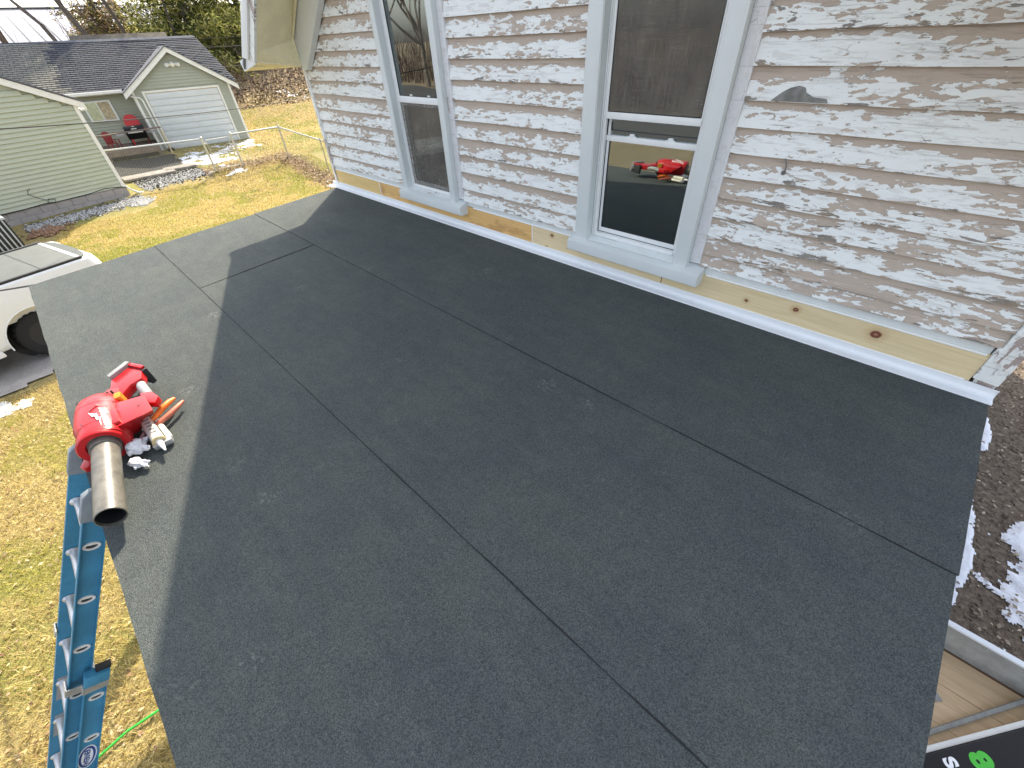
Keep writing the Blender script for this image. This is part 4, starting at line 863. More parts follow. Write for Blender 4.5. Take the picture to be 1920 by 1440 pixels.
for (x, y, w, d, a) in ((-17.2, .6, 1.7, .75, 'long grey paving slab behind the chain link fence at left'), (-17.45, 1.75, 1.1, .6, 'shorter grey paving slab nearest the gravel')):
    b = B(); z = smT(x, y) + .02; b.box(x - d / 2, x + d / 2, y - w / 2, y + w / 2, z, z + .07, .01); tag(obj('paving_slab', b, 'paver'), a, 'slab')
0 and stones('dark_ground_cover', 1800, lambda: (random.uniform(-20.5, -16.9), random.uniform(-1, 2.1)), .02, .07, None)

# ---------------------------------------------------------------- chain link fence
fence = thing('chain_link_fence', (-16.05, 2.5, -2.42), 'low galvanised chain link fence with a gate, turning a corner on the lawn', 'fence')
def fpost(x, y, h=1.2, r=.03, par=None, name='post'):
    z = smT(x, y); b = B(); b.tube([(x, y, z - .05), (x, y, z + h)], r, 8); b.tube([(x, y, z + h), (x, y, z + h + .03)], [r * 1.25, r * .6], 8); return obj(name, b, 'galv', par or fence)
def fspan(x0, y0, x1, y1, h=1.15, par=None, rail_r=.027, hb=.05):
    par = par or fence
    z0, z1 = smT(x0, y0), smT(x1, y1); b = B(); b.tube([(x0, y0, z0 + h), (x1, y1, z1 + h)], rail_r, 6); obj('top_rail', b, 'galv', par)
    L = math.hypot(x1 - x0, y1 - y0); b = B(); st = .085; H = h - hb
    def P(s, t): s_ = min(max(s, 0), L) / L; return (x0 + (x1 - x0) * s_, y0 + (y1 - y0) * s_, z0 + (z1 - z0) * s_ + hb + t)
    k = -H
    while k < L:
        for dr_ in (1, -1):
            s0, s1, t0, t1 = k, k + H, 0, H
            if s0 < 0: t0 = -s0; s0 = 0
            if s1 > L: t1 = H - (s1 - L); s1 = L
            if t1 > t0: a, c = (P(s0, t0), P(s1, t1)) if dr_ > 0 else (P(s0, H - t0), P(s1, H - t1)); b.tube([a, c], .0015, 3, cap=False)
        k += st
    obj('wire_mesh', b, 'dgalv', par, kind='stuff', fix=False)
fspan(-16.6, -.45, -16.03, 2.55); fspan(-16.05, 3.68, -16.0, 5.55); fspan(-16.0, 5.55, -13.2, 5.9); fspan(-13.2, 5.9, -10.6, 6.1); fspan(-10.6, 6.1, -8, 6.3)
for (x, y, r) in ((-16.03, 2.6, .04), (-16.05, 3.65, .04), (-16.0, 5.55, .036), (-13.2, 5.9, .028), (-10.6, 6.1, .028), (-8, 6.3, .028), (-16.6, -.5, .03)): fpost(x, y, r=r)
gate = thing('gate', (-16.05, 3.1, -2.42), 'small closed chain link gate with tube frame between two posts', 'gate')
fspan(-16.04, 2.72, -16.05, 3.52, 1.08, gate, .018, .12)
z = smT(-16, 3.1); b = B(); b.tube([(-16.04, 2.72, z + 1.08), (-16.04, 2.72, z + .1), (-16.05, 3.52, z + .1), (-16.05, 3.52, z + 1.08)], .018, 6); b.tube([(-16.04, 2.72, z + .62), (-16.05, 3.52, z + .62)], .014, 6); obj('gate_frame', b, 'galv', gate)
b = B(); b.box(-16.08, -16.02, 3.52, 3.66, z + .78, z + .84, .01); obj('latch', b, 'alu', gate)
for zz in (.25, .95):
    b = B(); b.box(-16.07, -16.01, 2.6, 2.74, z + zz, z + zz + .05, .008); obj('hinge', b, 'alu', gate)

# ---------------------------------------------------------------- far building with white metal roof
mb = thing('metal_roofed_building', (-52, 5, 0), 'long low building with white ribbed metal roof beyond the garage', 'building')
b = B(); b.add([(-49.0, -30, 1.75), (-48.0, 6.2, 1.9), (-60, 6.5, 4.6), (-60.5, -30, 4.4)], [(0, 1, 2, 3)]); b.v += [(p[0], p[1], p[2] - .1) for p in b.v]; b.f += [(7, 6, 5, 4), (0, 4, 5, 1), (1, 5, 6, 2), (2, 6, 7, 3), (3, 7, 4, 0)]; b.sm += [False] * 5
obj('roof', b, 'metalroof', mb)
for k in range(40):
    y = -30 + k * .92; t_ = (y + 30) / 36; x0 = -49.0 + t_; b = B(); b.tube([(x0, y, 1.78 + .15 * t_), (-60.4, y + .2, 4.42 + .2 * t_)], .045, 4); obj('roof_rib', b, 'cover', mb)
b = B(); b.box(-60, -49.6, -29.5, 6.1, -1.5, 1.7); obj('wall', b, 'rust', mb)
b = B(); b.tube([(-60.3, -30, 4.5), (-60, 6.5, 4.68)], .08, 5); obj('ridge_cap', b, 'cover', mb)
mb2 = thing('barn', (-50, 11, 0), 'brown walled barn with pale metal roof between the trees', 'barn')
b = B(); b.prism([(-49.0, 3.0), (-56, 4.7), (-56, 4.6), (-49.0, 2.9)], 'y', 6.8, 17.5); obj('roof', b, 'metalroof', mb2)
b = B(); b.box(-56, -49.3, 7.2, 17.2, 0, 2.9); obj('wall', b, 'rust', mb2)
for k in range(11):
    y = 7 + k * 1.0; b = B(); b.tube([(-49.0, y, 3.04), (-56, y, 4.74)], .05, 4); obj('roof_rib', b, 'metalroof', mb2)
b = B(); b.prism([(9.0, 4.1), (9.9, 4.1), (9.6, 5.0), (9.3, 5.1)], 'x', -54.5, -53.8); obj('chimney', b, 'greyboard', mb2)

# ---------------------------------------------------------------- trees
def bare_tree(x, y, h, r, seed, label, lean=(0, 0), mat='bark', group=None, depth=5, spread=.55, z=None, name='bare_tree'):
    rr = random.Random(seed); z = smT(x, y) if z is None else z; t = thing(name, (x, y, z), label, 'tree', group); tb, cb = B(), B()
    def br(p, d, l, r_, dep, b):
        n = 3; pts = [p]; q = p; dd = d
        for i in range(n):
            dd = (dd + Vector((rr.uniform(-1, 1), rr.uniform(-1, 1), rr.uniform(-.3, .5))) * .13).normalized(); q = q + dd * l / n; pts.append(q)
        b.tube(pts, [r_ * (1 - .35 * i / n) for i in range(n + 1)], 6 if r_ > .03 else 3, cap=False)
        if dep <= 0: return
        for k in range(rr.choice((2, 3, 3)) if dep > 1 else 4):
            ax = Vector((rr.uniform(-1, 1), rr.uniform(-1, 1), rr.uniform(-.2, .6))); nd = (dd + ax * spread * rr.uniform(.8, 1.6)).normalized()
            br(pts[rr.choice((2, 3, 3))], nd, l * rr.uniform(.6, .8), r_ * .58, dep - 1, cb)
    br(Vector((x, y, z - .2)), Vector((lean[0], lean[1], 1)).normalized(), h * .36, r, depth, tb)
    obj('trunk', tb, mat, t, fix=False); obj('crown', cb, mat, t, fix=False); return t
def needle_tree(x, y, h, w, seed, label, cols, n=9000, s=.22, z=None, name='pine_tree', base=.08):
    rr = random.Random(seed); z = smT(x, y) if z is None else z; t = thing(name, (x, y, z), label, 'tree'); b = B(); b.tube([(x, y, z - .3), (x, y, z + h * .9)], [w * .07, .04], 7); 
    crown = B()
    for k in range(150):
        f = base + (.97 - base) * rr.random() ** 1.7; a = rr.uniform(0, 6.28); rad_ = w * (1 - f) ** .7 * rr.uniform(.6, 1.05); c = Vector((x, y, z + h * f))
        e = c + Vector((math.cos(a) * rad_, math.sin(a) * rad_, -rad_ * .12)); b.tube([c, (c + e) / 2 + Vector((0, 0, .1)), e], [.05, .03, .015], 4, cap=False)
        for j in range(n // 150):
            u = rr.random() ** .6; p = c.lerp(e, u) + Vector((rr.gauss(0, 1), rr.gauss(0, 1), rr.gauss(0, .8))) * w * .085
            d = Vector((rr.uniform(-1, 1), rr.uniform(-1, 1), rr.uniform(-.6, .9))).normalized() * s * rr.uniform(.6, 1.3); q = d.orthogonal().normalized() * s * .16
            col = cols[int(rr.random() * len(cols))] if noise.noise(p * .5) > -.1 or rr.random() < .4 else cols[-1]; kx = rr.uniform(.7, 1.3)
            crown.add([p - q, p + d, p + q], [(0, 1, 2)], False, tuple(g * kx for g in col))
    obj('trunk', b, 'bark', t, fix=False); obj('crown', crown, 'twig', t, fix=False); return t
NC = [(.38, .38, .10), (.54, .51, .18), (.20, .23, .07), (.62, .58, .25), (.08, .10, .035)]
needle_tree(-37, 9.9, 16, 4.2, 1, 'tall yellowish green evergreen right of the garage roof', NC, 34000, .34, base=.0)
needle_tree(-40, 14.6, 15, 3.6, 2, 'dark evergreen partly hidden behind the old house eave', [(.10, .13, .035), (.20, .22, .06), (.06, .08, .025), (.30, .29, .10), (.04, .055, .02)], 22000, .34, base=0)
bare_tree(-37, 3.2, 11, .17, 11, 'slender bare tree leaning left above the far metal roof', (0, -.32), spread=.42)
bare_tree(-37.5, 4.4, 12, .20, 12, 'bare tree with reddish twigs leaning over the garage ridge', (0, -.25), spread=.45)
bare_tree(-38, 6.3, 11, .15, 13, 'upright thin bare tree behind the middle of the garage ridge', (0, -.12), spread=.4)
bare_tree(-36, 8.4, 10, .12, 14, 'spindly bare tree beside the yellowish evergreen', (0, .04), spread=.4)
bare_tree(-41, 1.0, 12, .18, 16, 'bare tree at the far left against the pale sky', (0, -.2), spread=.5)
bare_tree(-43, 7.6, 9, .10, 15, 'thin bare sapling in front of the brown barn', (0, -.05), spread=.4)
needle_tree(-40.5, 5.6, 9, 3.0, 3, 'brown leafed tree with sparse foliage behind the garage ridge', [(.24, .19, .08), (.26, .27, .10), (.16, .12, .06), (.36, .27, .18)], 4200, .26, name='oak_tree', base=.12)
# hillside brush, one bundle of stems
b = B(); rr = random.Random(5)
for _ in range(900):
    x, y = rr.uniform(-41, -29.5), rr.uniform(7, 26); z = smT(x, y); h = rr.uniform(.6, 2.2); b.tube([(x, y, z - .05), (x + rr.uniform(-.4, .4), y + rr.uniform(-.5, .5), z + h * .6), (x + rr.uniform(-.7, .7), y + rr.uniform(-.9, .9), z + h)], [.02, .014, .006], 3, cap=False)
obj('brush', b, 'brush', origin=(0, 0, 0), kind='stuff', fix=False)
b = B()
for _ in range(700):
    x, y = rr.uniform(-60, -40), rr.uniform(-30, 40); z = T(x, y); h = rr.uniform(1.5, 4.0); b.tube([(x, y, z - .05), (x + rr.uniform(-.4, .4), y + rr.uniform(-.5, .5), z + h * .6), (x + rr.uniform(-.7, .7), y + rr.uniform(-.9, .9), z + h)], [.04, .02, .008], 3, cap=False)
obj('brush', b, 'brush', origin=(0, 0, 0), kind='stuff', fix=False)
# across the street (seen in the window reflections)
for i, (x, y, h, sd_, lb) in enumerate(((-10, -28, 11, 21, 'broad bare tree across the street opposite the far window'), (2, -29, 12, 22, 'bare tree behind the red car across the street'), (-31, -25, 11, 23, 'slim bare tree across the street far to the left'), (-38, -30, 13, 24, 'bare tree furthest left across the street'))):
    bare_tree(x, y, h, .22, sd_, lb, (0, 0), 'bark2', z=-3)
b = B()
for _ in range(2600):
    x, y = rr.uniform(-50, 60), rr.uniform(-38, -26.5); z = -3.; h = rr.uniform(2.0, 5.0); b.tube([(x, y, z), (x + rr.uniform(-.6, .6), y, z + h * .6), (x + rr.uniform(-1, 1), y, z + h)], [.09, .05, .02], 3, cap=False)
obj('far_wood', b, 'brush', origin=(0, 0, 0), kind='stuff', fix=False)
b = B(); b.tube([(-1.0, -16.8, -3.2), (-1.0, -16.8, 7)], [.16, .12], 10); t = obj('utility_pole', b, 'pole'); tag(t, 'tan wooden utility pole on the lawn by the street', 'pole')

# overhead cables
def cable(p, q, sag, r, label, n=14, name='overhead_cable'):
    p, q = Vector(p), Vector(q); P = [p.lerp(q, i / n) - Vector((0, 0, sag * 4 * (i / n) * (1 - i / n))) for i in range(n + 1)]
    b = B(); b.tube(P, r, 4); tag(obj(name, b, 'cable', fix=False), label, 'cable')
cable((-3.0, -5.2, .9), (-21, 10, -.8), .25, .012, 'thin black overhead cable crossing in front of the sage shed')
cable((-21.5, -4.5, 1.9), (-26.5, 14, 1.9), .25, .016, 'upper overhead cable crossing the slate shingle roof')
cable((-21.5, 2.2, 1.5), (-28.5, 11.3, 1.40), .12, .014, 'thin cable crossing the evergreen just above the garage ridge')
cable((-22.5, 4.9, .62), (-27, 10.1, .50), .04, .014, 'lowest cable running from the garage corner towards the eave')
cable((-8.5, -4.85, -2.3), (.02, -2.32, -.17), .02, .012, 'black cable rising over the white pickup to the porch roof corner', name='service_cable')

# ---------------------------------------------------------------- white pickup truck
TF = Vector((.259, -.966, 0)); TZ_ = -2.95
TR = Frame((-6.50, -3.68, TZ_), TF); TR.z = Vector((0, 0, 1)); TR.y = TR.z.cross(TR.x)   # x forward, y left (towards the house, +x world)
def pickup(fr, label):
    t = thing('pickup_truck', fr((1.5, 0, 0)), label, 'pickup truck')
    def plan(hw, x0, x1, rr_, n=6):
        P = []
        for cx, cy, a0 in ((x0 + rr_, hw - rr_, 90), (x0 + rr_, -hw + rr_, 180)):
            for k in range(n + 1):
                a = rad(a0 + 90 * k / n); P.append((cx + rr_ * math.cos(a), cy + rr_ * math.sin(a)))
        P += [(x1 - .2, -hw), (x1, -hw + .25), (x1, hw - .25), (x1 - .2, hw)]
        return P
    b = B(fr); secs = []
    for z, dw, dx in ((.42, -.07, .08), (.50, -.02, .02), (.80, .0, -.02), (1.02, .0, -.03), (1.24, -.025, .0), (1.36, -.05, .03), (1.385, -.075, .06)):
        secs.append([(x, y, z) for x, y in plan(.975 + dw, -1.22 + dx, 4.55 - dx * .5, .20)])
    b.loft(secs, sm=True); body = obj('body', b, 'white', t, fix=True)
    cut = B(fr)
    for x in (.14, 3.55):
        for s in (-1, 1): cut.tube([(x, s * .52, .42), (x, s * 1.2, .42)], .53, 30)
    cut.box(-1.02, 1.03, -.80, .80, .75, 2.0)
    co = obj('cut', cut, 'white'); co_m = body.modifiers.new('b', 'BOOLEAN'); co_m.operation = 'DIFFERENCE'; co_m.object = co; co_m.solver = 'EXACT'
    dg = bpy.context.evaluated_depsgraph_get(); me = bpy.data.meshes.new_from_object(body.evaluated_get(dg)); body.modifiers.clear(); body.data = me
    bpy.data.objects.remove(co); 
    try: me.set_sharp_from_angle(angle=rad(30))
    except Exception: pass
    b = B(fr); b.box(-1.0, 4.2, -.54, .54, .35, .75); obj('chassis', b, 'blacktrim', t)
    for x in (.14, 3.55):
        for s in (-1, 1):
            b = B(fr); b.tube([(x, s * .47, .42), (x, s * .515, .42)], .54, 20); obj('wheel_liner', b, 'rubber', t)
            b = B(fr); b.loft([[(x + .524 * math.cos(a), yy, .42 + .524 * math.sin(a)) for a in np.linspace(-.35, math.pi + .35, 24)] for yy in (s * .50, s * .955)], cap=False, close=False); obj('wheel_liner', b, 'rubber', t)
            b = B(fr); w0, w1 = s * .60, s * .865; n = 48; secs = []
            for (y, r) in ((w0, .24), (w0, .36), (w0 + s * .02, .395), (w0 + s * .06, .405), (w1 - s * .06, .405), (w1 - s * .02, .395), (w1, .36), (w1 - s * .005, .24)):
                secs.append([(x + r * math.cos(2 * math.pi * k / n), y, .405 + r * math.sin(2 * math.pi * k / n)) for k in range(n)])
            b.loft(secs, cap=False); ty = obj('tyre', b, 'tyre', t)
            b = B(fr)
            for k in range(26):
                a = 2 * math.pi * k / 26
                for q in (0, 1, 2):
                    yy = w0 + s * (.05 + q * .065); aa = a + q * .08; c, sn = math.cos(aa), math.sin(aa); u = (-sn, c)
                    P = [(x + c * R_ + u[0] * e, yy + s * f, .405 + sn * R_ + u[1] * e) for R_ in (.402, .414) for e, f in ((-.028, 0), (.028, .01), (.028, .05), (-.028, .045))]
                    b.add(P, [(0, 1, 2, 3), (7, 6, 5, 4), (0, 4, 5, 1), (1, 5, 6, 2), (2, 6, 7, 3), (3, 7, 4, 0)])
            obj('tread', b, 'tyre', ty, kind='stuff', fix=False)
            b = B(fr); b.loft([[(x + r * math.cos(2 * math.pi * k / 24), w1 + s * d, .405 + r * math.sin(2 * math.pi * k / 24)) for k in range(24)] for r, d in ((.245, -.01), (.235, -.05), (.10, -.03), (.08, .0))]); obj('rim', b, 'rubber', ty)
            b = B(fr); P = [(x + .535 * math.cos(a), s * .972, .42 + .535 * math.sin(a)) for a in np.linspace(-.05, math.pi + .05, 22)]; b.tube(P, .012, 5); obj('arch_lip', b, 'white', t)
    # bed cover
    b = B(fr); b.box(-.93, 1.03, -.83, .83, 1.385, 1.405, .006); cv = obj('bed_cover', b, 'cover', t)
    for x in (-.42, .12, .62):
        b = B(fr); b.box(x - .02, x + .02, -.80, .80, 1.4055, 1.411, .004); obj('bow', b, 'cover', cv)
    b = B(fr); b.box(-.995, -.935, -.84, .84, 1.385, 1.41, .005); obj('cover_trim', b, 'white', cv)
    b = B(fr); P = [(-.998, .82), (-.998, -.82)] + [(-1.02 - .14 * math.sin(a), -.82 * math.cos(a)) for a in np.linspace(.1, math.pi - .1, 12)]; b.prism(P, 'z', 1.385, 1.402); obj('tailgate_cap', b, 'cover', t)
    for s in (-1, 1):
        b = B(fr); b.box(-.99, 1.04, *sorted((s * .835, s * .90)), 1.385, 1.425, .008); obj('side_rail', b, 'blacktrim', t)
        b = B(fr); b.box(-1.16, -1.02, *sorted((s * .80, s * .955)), .72, 1.05, .02); obj('tail_light', b, 'redp', t)
        b = B(fr); b.box(-.55, 4.3, *sorted((s * .968, s * .99)), .38, .45, .008) if False else b.box(.80, 3.02, *sorted((s * .90, s * .99)), .36, .45, .01); obj('rocker', b, 'white', t)
    b = B(fr); b.box(-1.34, -1.20, -.9, .9, .5, .68, .03); obj('bumper', b, 'alu', t)
    b = B(fr); b.prism([(-.62, 1.18), (-.50, 1.205), (-.56, 1.215), (-.44, 1.235), (-.70, 1.215), (-.60, 1.20), (-.76, 1.18)], 'y', .948, .966); obj('decal', b, 'blacktrim', t)
    # cab
    b = B(fr); secs = []
    for z, a0, a1, hw in ((1.36, 1.08, 3.5, .93), (1.42, 1.10, 3.4, .92), (1.86, 1.22, 2.85, .76), (1.92, 1.32, 2.7, .70)):
        secs.append([(a0, hw, z), (a0, -hw, z), (a1, -hw, z), (a1 + .06, 0, z), (a1, hw, z)])
    b.loft(secs, sm=False); obj('cab', b, 'white', t, bevel=.03)
    for s in (-1, 1):
        b = B(fr); b.add([(1.2, s * .915, 1.45), (2.2, s * .915, 1.45), (2.2, s * .79, 1.80), (1.28, s * .79, 1.80)], [(0, 1, 2, 3)]); b.add([(2.27, s * .915, 1.45), (3.2, s * .915, 1.45), (2.75, s * .79, 1.80), (2.27, s * .79, 1.80)], [(0, 1, 2, 3)])
        b.v = [tuple(Vector(p) + fr.y * s * .012) for p in b.v]; obj('side_window', b, 'gasket', t, fix=False, kind='stuff')
        b = B(fr); b.box(2.95, 3.1, *sorted((s * .95, s * 1.15)), 1.42, 1.60, .03); obj('mirror', b, 'blacktrim', t)
        b = B(fr); b.box(4.45, 4.57, *sorted((s * .6, s * .9)), .85, 1.05, .02); obj('headlight', b, 'vinyl', t)
    return t
pickup(TR, 'white pickup truck with grey soft bed cover parked left of the porch')
# dead leaves heap by the AC
stones('leaf_heap', 160, lambda: (random.gauss(-13.9, .2), random.gauss(-2.95, .25)), .03, .08, plain('rust_leaves', (.26, .15, .09), .9, var=.4, scale=9), .03)

# ---------------------------------------------------------------- extension ladder
LD = Vector((0, -.545, -.838)).normalized()           # direction down the ladder
LN = Vector((0, .838, -.545)).normalized()            # towards the roof / ground side
def LP(x, s, d): return Vector((x, -2.805, -.2635)) + LD * s + LN * d     # s: distance below the top rung's level, d: depth
lad = thing('extension_ladder', (2.85, -4.5, -3), 'blue fibreglass extension ladder leaning against the porch roof edge', 'ladder')
def rail_ch(x, side, s0, s1, d0, d1, t=.004, fl=.028):
    """channel rail: web in plane x, flanges towards side"""
    b = B()
    def bar(xa, xb, da, db):
        P = [LP(xx, s, d) for s in (s0, s1) for xx, d in ((xa, da), (xb, da), (xb, db), (xa, db))]
        b.add(P, [(0, 1, 2, 3), (7, 6, 5, 4), (0, 4, 5, 1), (1, 5, 6, 2), (2, 6, 7, 3), (3, 7, 4, 0)])
    bar(x, x + t * side, d0, d1); bar(x + t * side, x + fl * side, d0, d0 + t); bar(x + t * side, x + fl * side, d1 - t, d1); return b
XLf, XRf, RS = 2.665, 3.0, .297; FD0, FD1 = -.078, .0
BASES = .855; XLb, XRb = 2.625, 3.04; BD0, BD1 = -.028, .052
fly_len = 2.6; S0 = -.10
# fly: webs at XLf / XRf; the flanges of each rail point outwards
for x, sd_ in ((XLf, -1), (XRf, 1)):
    r_ = obj('side_rail', rail_ch(x, sd_, S0, fly_len, FD0, FD1), 'lad', lad, label='upper section rail')
    b = B(); P = []
    for s in (S0 - .075, S0 + .045):
        P.append([LP(x - sd_ * .008, s, FD0 - .006), LP(x + sd_ * .034, s, FD0 - .006), LP(x + sd_ * .034, s, FD1 + .006), LP(x - sd_ * .008, s, FD1 + .006)])
    c = [sum((q[i] for q in [P[0]] for i in range(4)), Vector()) / 4]
    P.insert(0, [c[0] + (q - c[0]) * .55 - LD * .03 for q in P[0]]); b.loft(P, sm=False); obj('end_cap', b, 'cap', lad, bevel=.006)
def rungs(x0, x1, s_list, dc):
    for s in s_list:
        b = B(); n = 12; secs = []
        for x, k in ((x0 - .003, 1), (x0 + .004, 1.75), (x0 + .012, 1.2), (x0 + .06, 1), (x1 - .06, 1), (x1 - .012, 1.2), (x1 - .004, 1.75), (x1 + .003, 1)):
            secs.append([LP(x, s, dc) + (LN * math.cos(2 * math.pi * i / n) * .019 + Vector((0, 0, 0)) + LD * max(-.012, math.sin(2 * math.pi * i / n) * .016)) * k for i in range(n)])
        b.loft(secs); obj('rung', b, 'alu', lad)
        for x, sd_ in ((x1 + .004, 1), (x0 - .004, -1)):      # swaged rung ends on the outer web
            b = B(); e = [LP(x, s, dc) + LN * math.cos(2 * math.pi * i / 18) * .030 + LD * math.sin(2 * math.pi * i / 18) * .021 for i in range(18)]
            e2 = [LP(x + .005 * sd_, s, dc) + LN * math.cos(2 * math.pi * i / 18) * .029 + LD * math.sin(2 * math.pi * i / 18) * .020 for i in range(18)]
            e3 = [LP(x + .005 * sd_, s, dc) + LN * math.cos(2 * math.pi * i / 18) * .0195 + LD * max(-.007, math.sin(2 * math.pi * i / 18) * .013) for i in range(18)]
            e4 = [LP(x + .0005 * sd_, s, dc) + LN * math.cos(2 * math.pi * i / 18) * .0185 + LD * max(-.006, math.sin(2 * math.pi * i / 18) * .012) for i in range(18)]
            b.loft([e, e2, e3, e4], cap=False); obj('rung_end', b, 'trim', lad)
            b = B(); b.add(e4, [tuple(range(18))]); obj('rung_hollow', b, 'gasket', lad, fix=False)
RUN = [.095 + RS * k for k in range(0, 9)]
rungs(XLf, XRf, RUN, -.039)
BR = [1.005 + RS * k for k in range(0, 8)]
for x, sd_ in ((XLb, -1), (XRb, 1)):
    obj('base_rail', rail_ch(x, sd_, BASES - .02, 3.42, BD0, BD1), 'lad', lad)
    b = B(); P = [[LP(x - sd_ * .012, s, BD0 - .002), LP(x + sd_ * .036, s, BD0 - .002), LP(x + sd_ * .036, s, BD1 + .004), LP(x - sd_ * .012, s, BD1 + .004)] for s in (BASES - .035, BASES + .03)]
    b.loft(P, sm=False); obj('end_cap', b, 'lad', lad, bevel=.003)
    b = B(); P = [[LP(x - sd_ * .01, s, BD1 - .045), LP(x + sd_ * .02, s, BD1 - .045), LP(x + sd_ * .02, s, BD1 + .008), LP(x - sd_ * .01, s, BD1 + .008)] for s in (BASES - .055, BASES - .034)]
    b.loft(P, sm=False); obj('rubber_stop', b, 'rubber', lad)
    b = B(); P = [[LP(x + sd_ * .0045, s, -.075), LP(x + sd_ * .038, s, -.080), LP(x + sd_ * .041, s, BD1 - .01), LP(x + sd_ * .0045, s, BD1 - .01)] for s in (BASES + .035, BASES + .085)]
    b = B()
    for xa, xb, da, db in ((x - sd_ * .052, x + sd_ * .006, FD0 - .010, FD0 - .006), (x + sd_ * .0045, x + sd_ * .0085, FD0 - .006, BD0 - .001), (x + sd_ * .006, x + sd_ * .033, BD0 - .006, BD0 - .001), (x + sd_ * .029, x + sd_ * .034, BD0, BD1 + .003)):
        Q = [LP(xx, s, d) for s in (BASES + .028, BASES + .070) for xx, d in ((xa, da), (xb, da), (xb, db), (xa, db))]; b.add(Q, [(0, 1, 2, 3), (7, 6, 5, 4), (0, 4, 5, 1), (1, 5, 6, 2), (2, 6, 7, 3), (3, 7, 4, 0)])
    obj('guide_bracket', b, 'alu', lad)
rungs(XLb, XRb, BR, .022)
for x in (XLb, XRb):
    b = B(); P = [[LP(x - .04, s, -.03), LP(x + .04, s, -.03), LP(x + .04, s, .055), LP(x - .04, s, .055)] for s in (3.38, 3.44)]; b.loft(P, sm=False); obj('foot', b, 'rubber', lad)
for s in (1.33, 1.62):    # warning sticker plates inside the left rail
    b = B(); P = [LP(XLf + .0012, s + ds, d) for ds, d in ((-.085, -.066), (-.085, -.014), (.085, -.014), (.085, -.066))]; b.add(P, [(0, 1, 2, 3)]); obj('sticker', b, 'greyp', lad, fix=False)
# maker's oval on the base rail
def text_obj(s, parent, mat, size, o, xd, yd, ext=.0006, shear=0, name='lettering', bold=0):
    cu_ = bpy.data.curves.new(name, 'FONT'); cu_.body = s; cu_.size = size; cu_.extrude = ext; cu_.align_x = 'CENTER'; cu_.align_y = 'CENTER'; cu_.shear = shear; cu_.offset = bold
    tmp = bpy.data.objects.new('tmp', cu_); COL.objects.link(tmp); dg = bpy.context.evaluated_depsgraph_get(); dg.update()
    me = bpy.data.meshes.new_from_object(tmp.evaluated_get(dg)); bpy.data.objects.remove(tmp); bpy.data.curves.remove(cu_)
    xd, yd = Vector(xd).normalized(), Vector(yd); yd = (yd - xd * yd.dot(xd)).normalized(); zd = xd.cross(yd)
    M4 = Matrix(((xd.x, yd.x, zd.x), (xd.y, yd.y, zd.y), (xd.z, yd.z, zd.z))).to_4x4(); me.transform(M4); me.materials.clear(); me.materials.append(M[mat]); me.name = name
    return link(me, name, parent, o)
oc = LP(XRb + .0045, 1.44, .012)
for a_, w_, mt_, k_ in ((.085, .036, 'label', 0), (.078, .031, 'blue', .0006), (.064, .022, 'label', .0012)):
    b = B(); e = [oc + Vector((k_ + .0006, 0, 0)) + LD * math.cos(2 * math.pi * i / 28) * a_ + LN * math.sin(2 * math.pi * i / 28) * w_ for i in range(28)]; b.add(e, [tuple(range(28))]); q = obj('badge', b, mt_, lad, fix=False)
text_obj('WERNER', lad, 'blue', .030, oc + Vector((.0022, 0, 0)), -LD, -LN, bold=.0008)

# green cord on the grass
b = B(); b.tube([(1.9, -4.9, smT(1.9, -4.9) + .04), (2.08, -4.25, -2.96), (2.06, -4.04, -2.955), (2.09, -3.84, -2.955), (2.2, -3.3, -2.96), (2.5, -2.6, -2.97)], .011, 6); tag(obj('rope', b, 'cordg'), 'bright green cord lying across the lawn beside the ladder', 'cord')

# ---------------------------------------------------------------- blower on the roof edge
RN = Vector((0, -math.sin(PT), math.cos(PT)))
A_ = Vector((.988, -.153, -.006)).normalized(); S_ = A_.cross(RN).normalized()      # S_ points to the roof edge
E1 = Vector((2.827, -2.632, -.029)) - RN * .08                                        # on the roof below the tube root
BL = Frame(E1, A_, S_, RN)       # x along the tube, y to the eave (image left), z up from roof
bl = thing('leaf_blower', BL((-.1, 0, 0)), 'red cordless leaf blower with scuffed grey tube lying on the sunlit roof edge', 'leaf blower')
def ring_pts(x, cy, cz, ry, rz_, n=28, sq=1.0):
    P = []
    for k in range(n):
        a = 2 * math.pi * k / n; c, s = math.cos(a), math.sin(a); e = 2 / (2 * sq)
        P.append((x, cy + ry * math.copysign(abs(c) ** (1 / sq), c), cz + rz_ * math.copysign(abs(s) ** (1 / sq), s)))
    return P
# tube with an open end (real wall thickness)
b = B(BL); R0 = .0468; o_, i_ = [], []
TB = [(-.03, .005, .096), (.20, .004, .088), (.452, .0, .080)]
secs = [ring_pts(x, y, z, R0, R0, 36) for x, y, z in TB]; secs += [ring_pts(.4535, 0, .080, R0 - .003, R0 - .003, 36), ring_pts(.40, 0, .082, R0 - .0035, R0 - .0035, 36), ring_pts(.0, .005, .095, R0 - .0035, R0 - .0035, 36)]
b.loft(secs, cap=False); b.add(ring_pts(.0, .005, .095, R0 - .004, R0 - .004, 36), [tuple(range(36))]); obj('nozzle_tube', b, 'tube', bl)
b = B(BL); b.loft([ring_pts(.44, 0, .0805, R0 - .0045, R0 - .0045, 36), ring_pts(.30, .001, .084, R0 - .0048, R0 - .0048, 36), ring_pts(.02, .005, .095, R0 - .005, R0 - .005, 36), ring_pts(.019, .005, .095, .001, .001, 36)], cap=False); obj('tube_lining', b, 'dark', bl)
b = B(BL); b.loft([ring_pts(.02, .005, .095, R0 + .006, R0 + .006, 36), ring_pts(.045, .005, .094, R0 + .006, R0 + .006, 36), ring_pts(.047, .005, .094, R0 + .0005, R0 + .0005, 36)], cap=False)
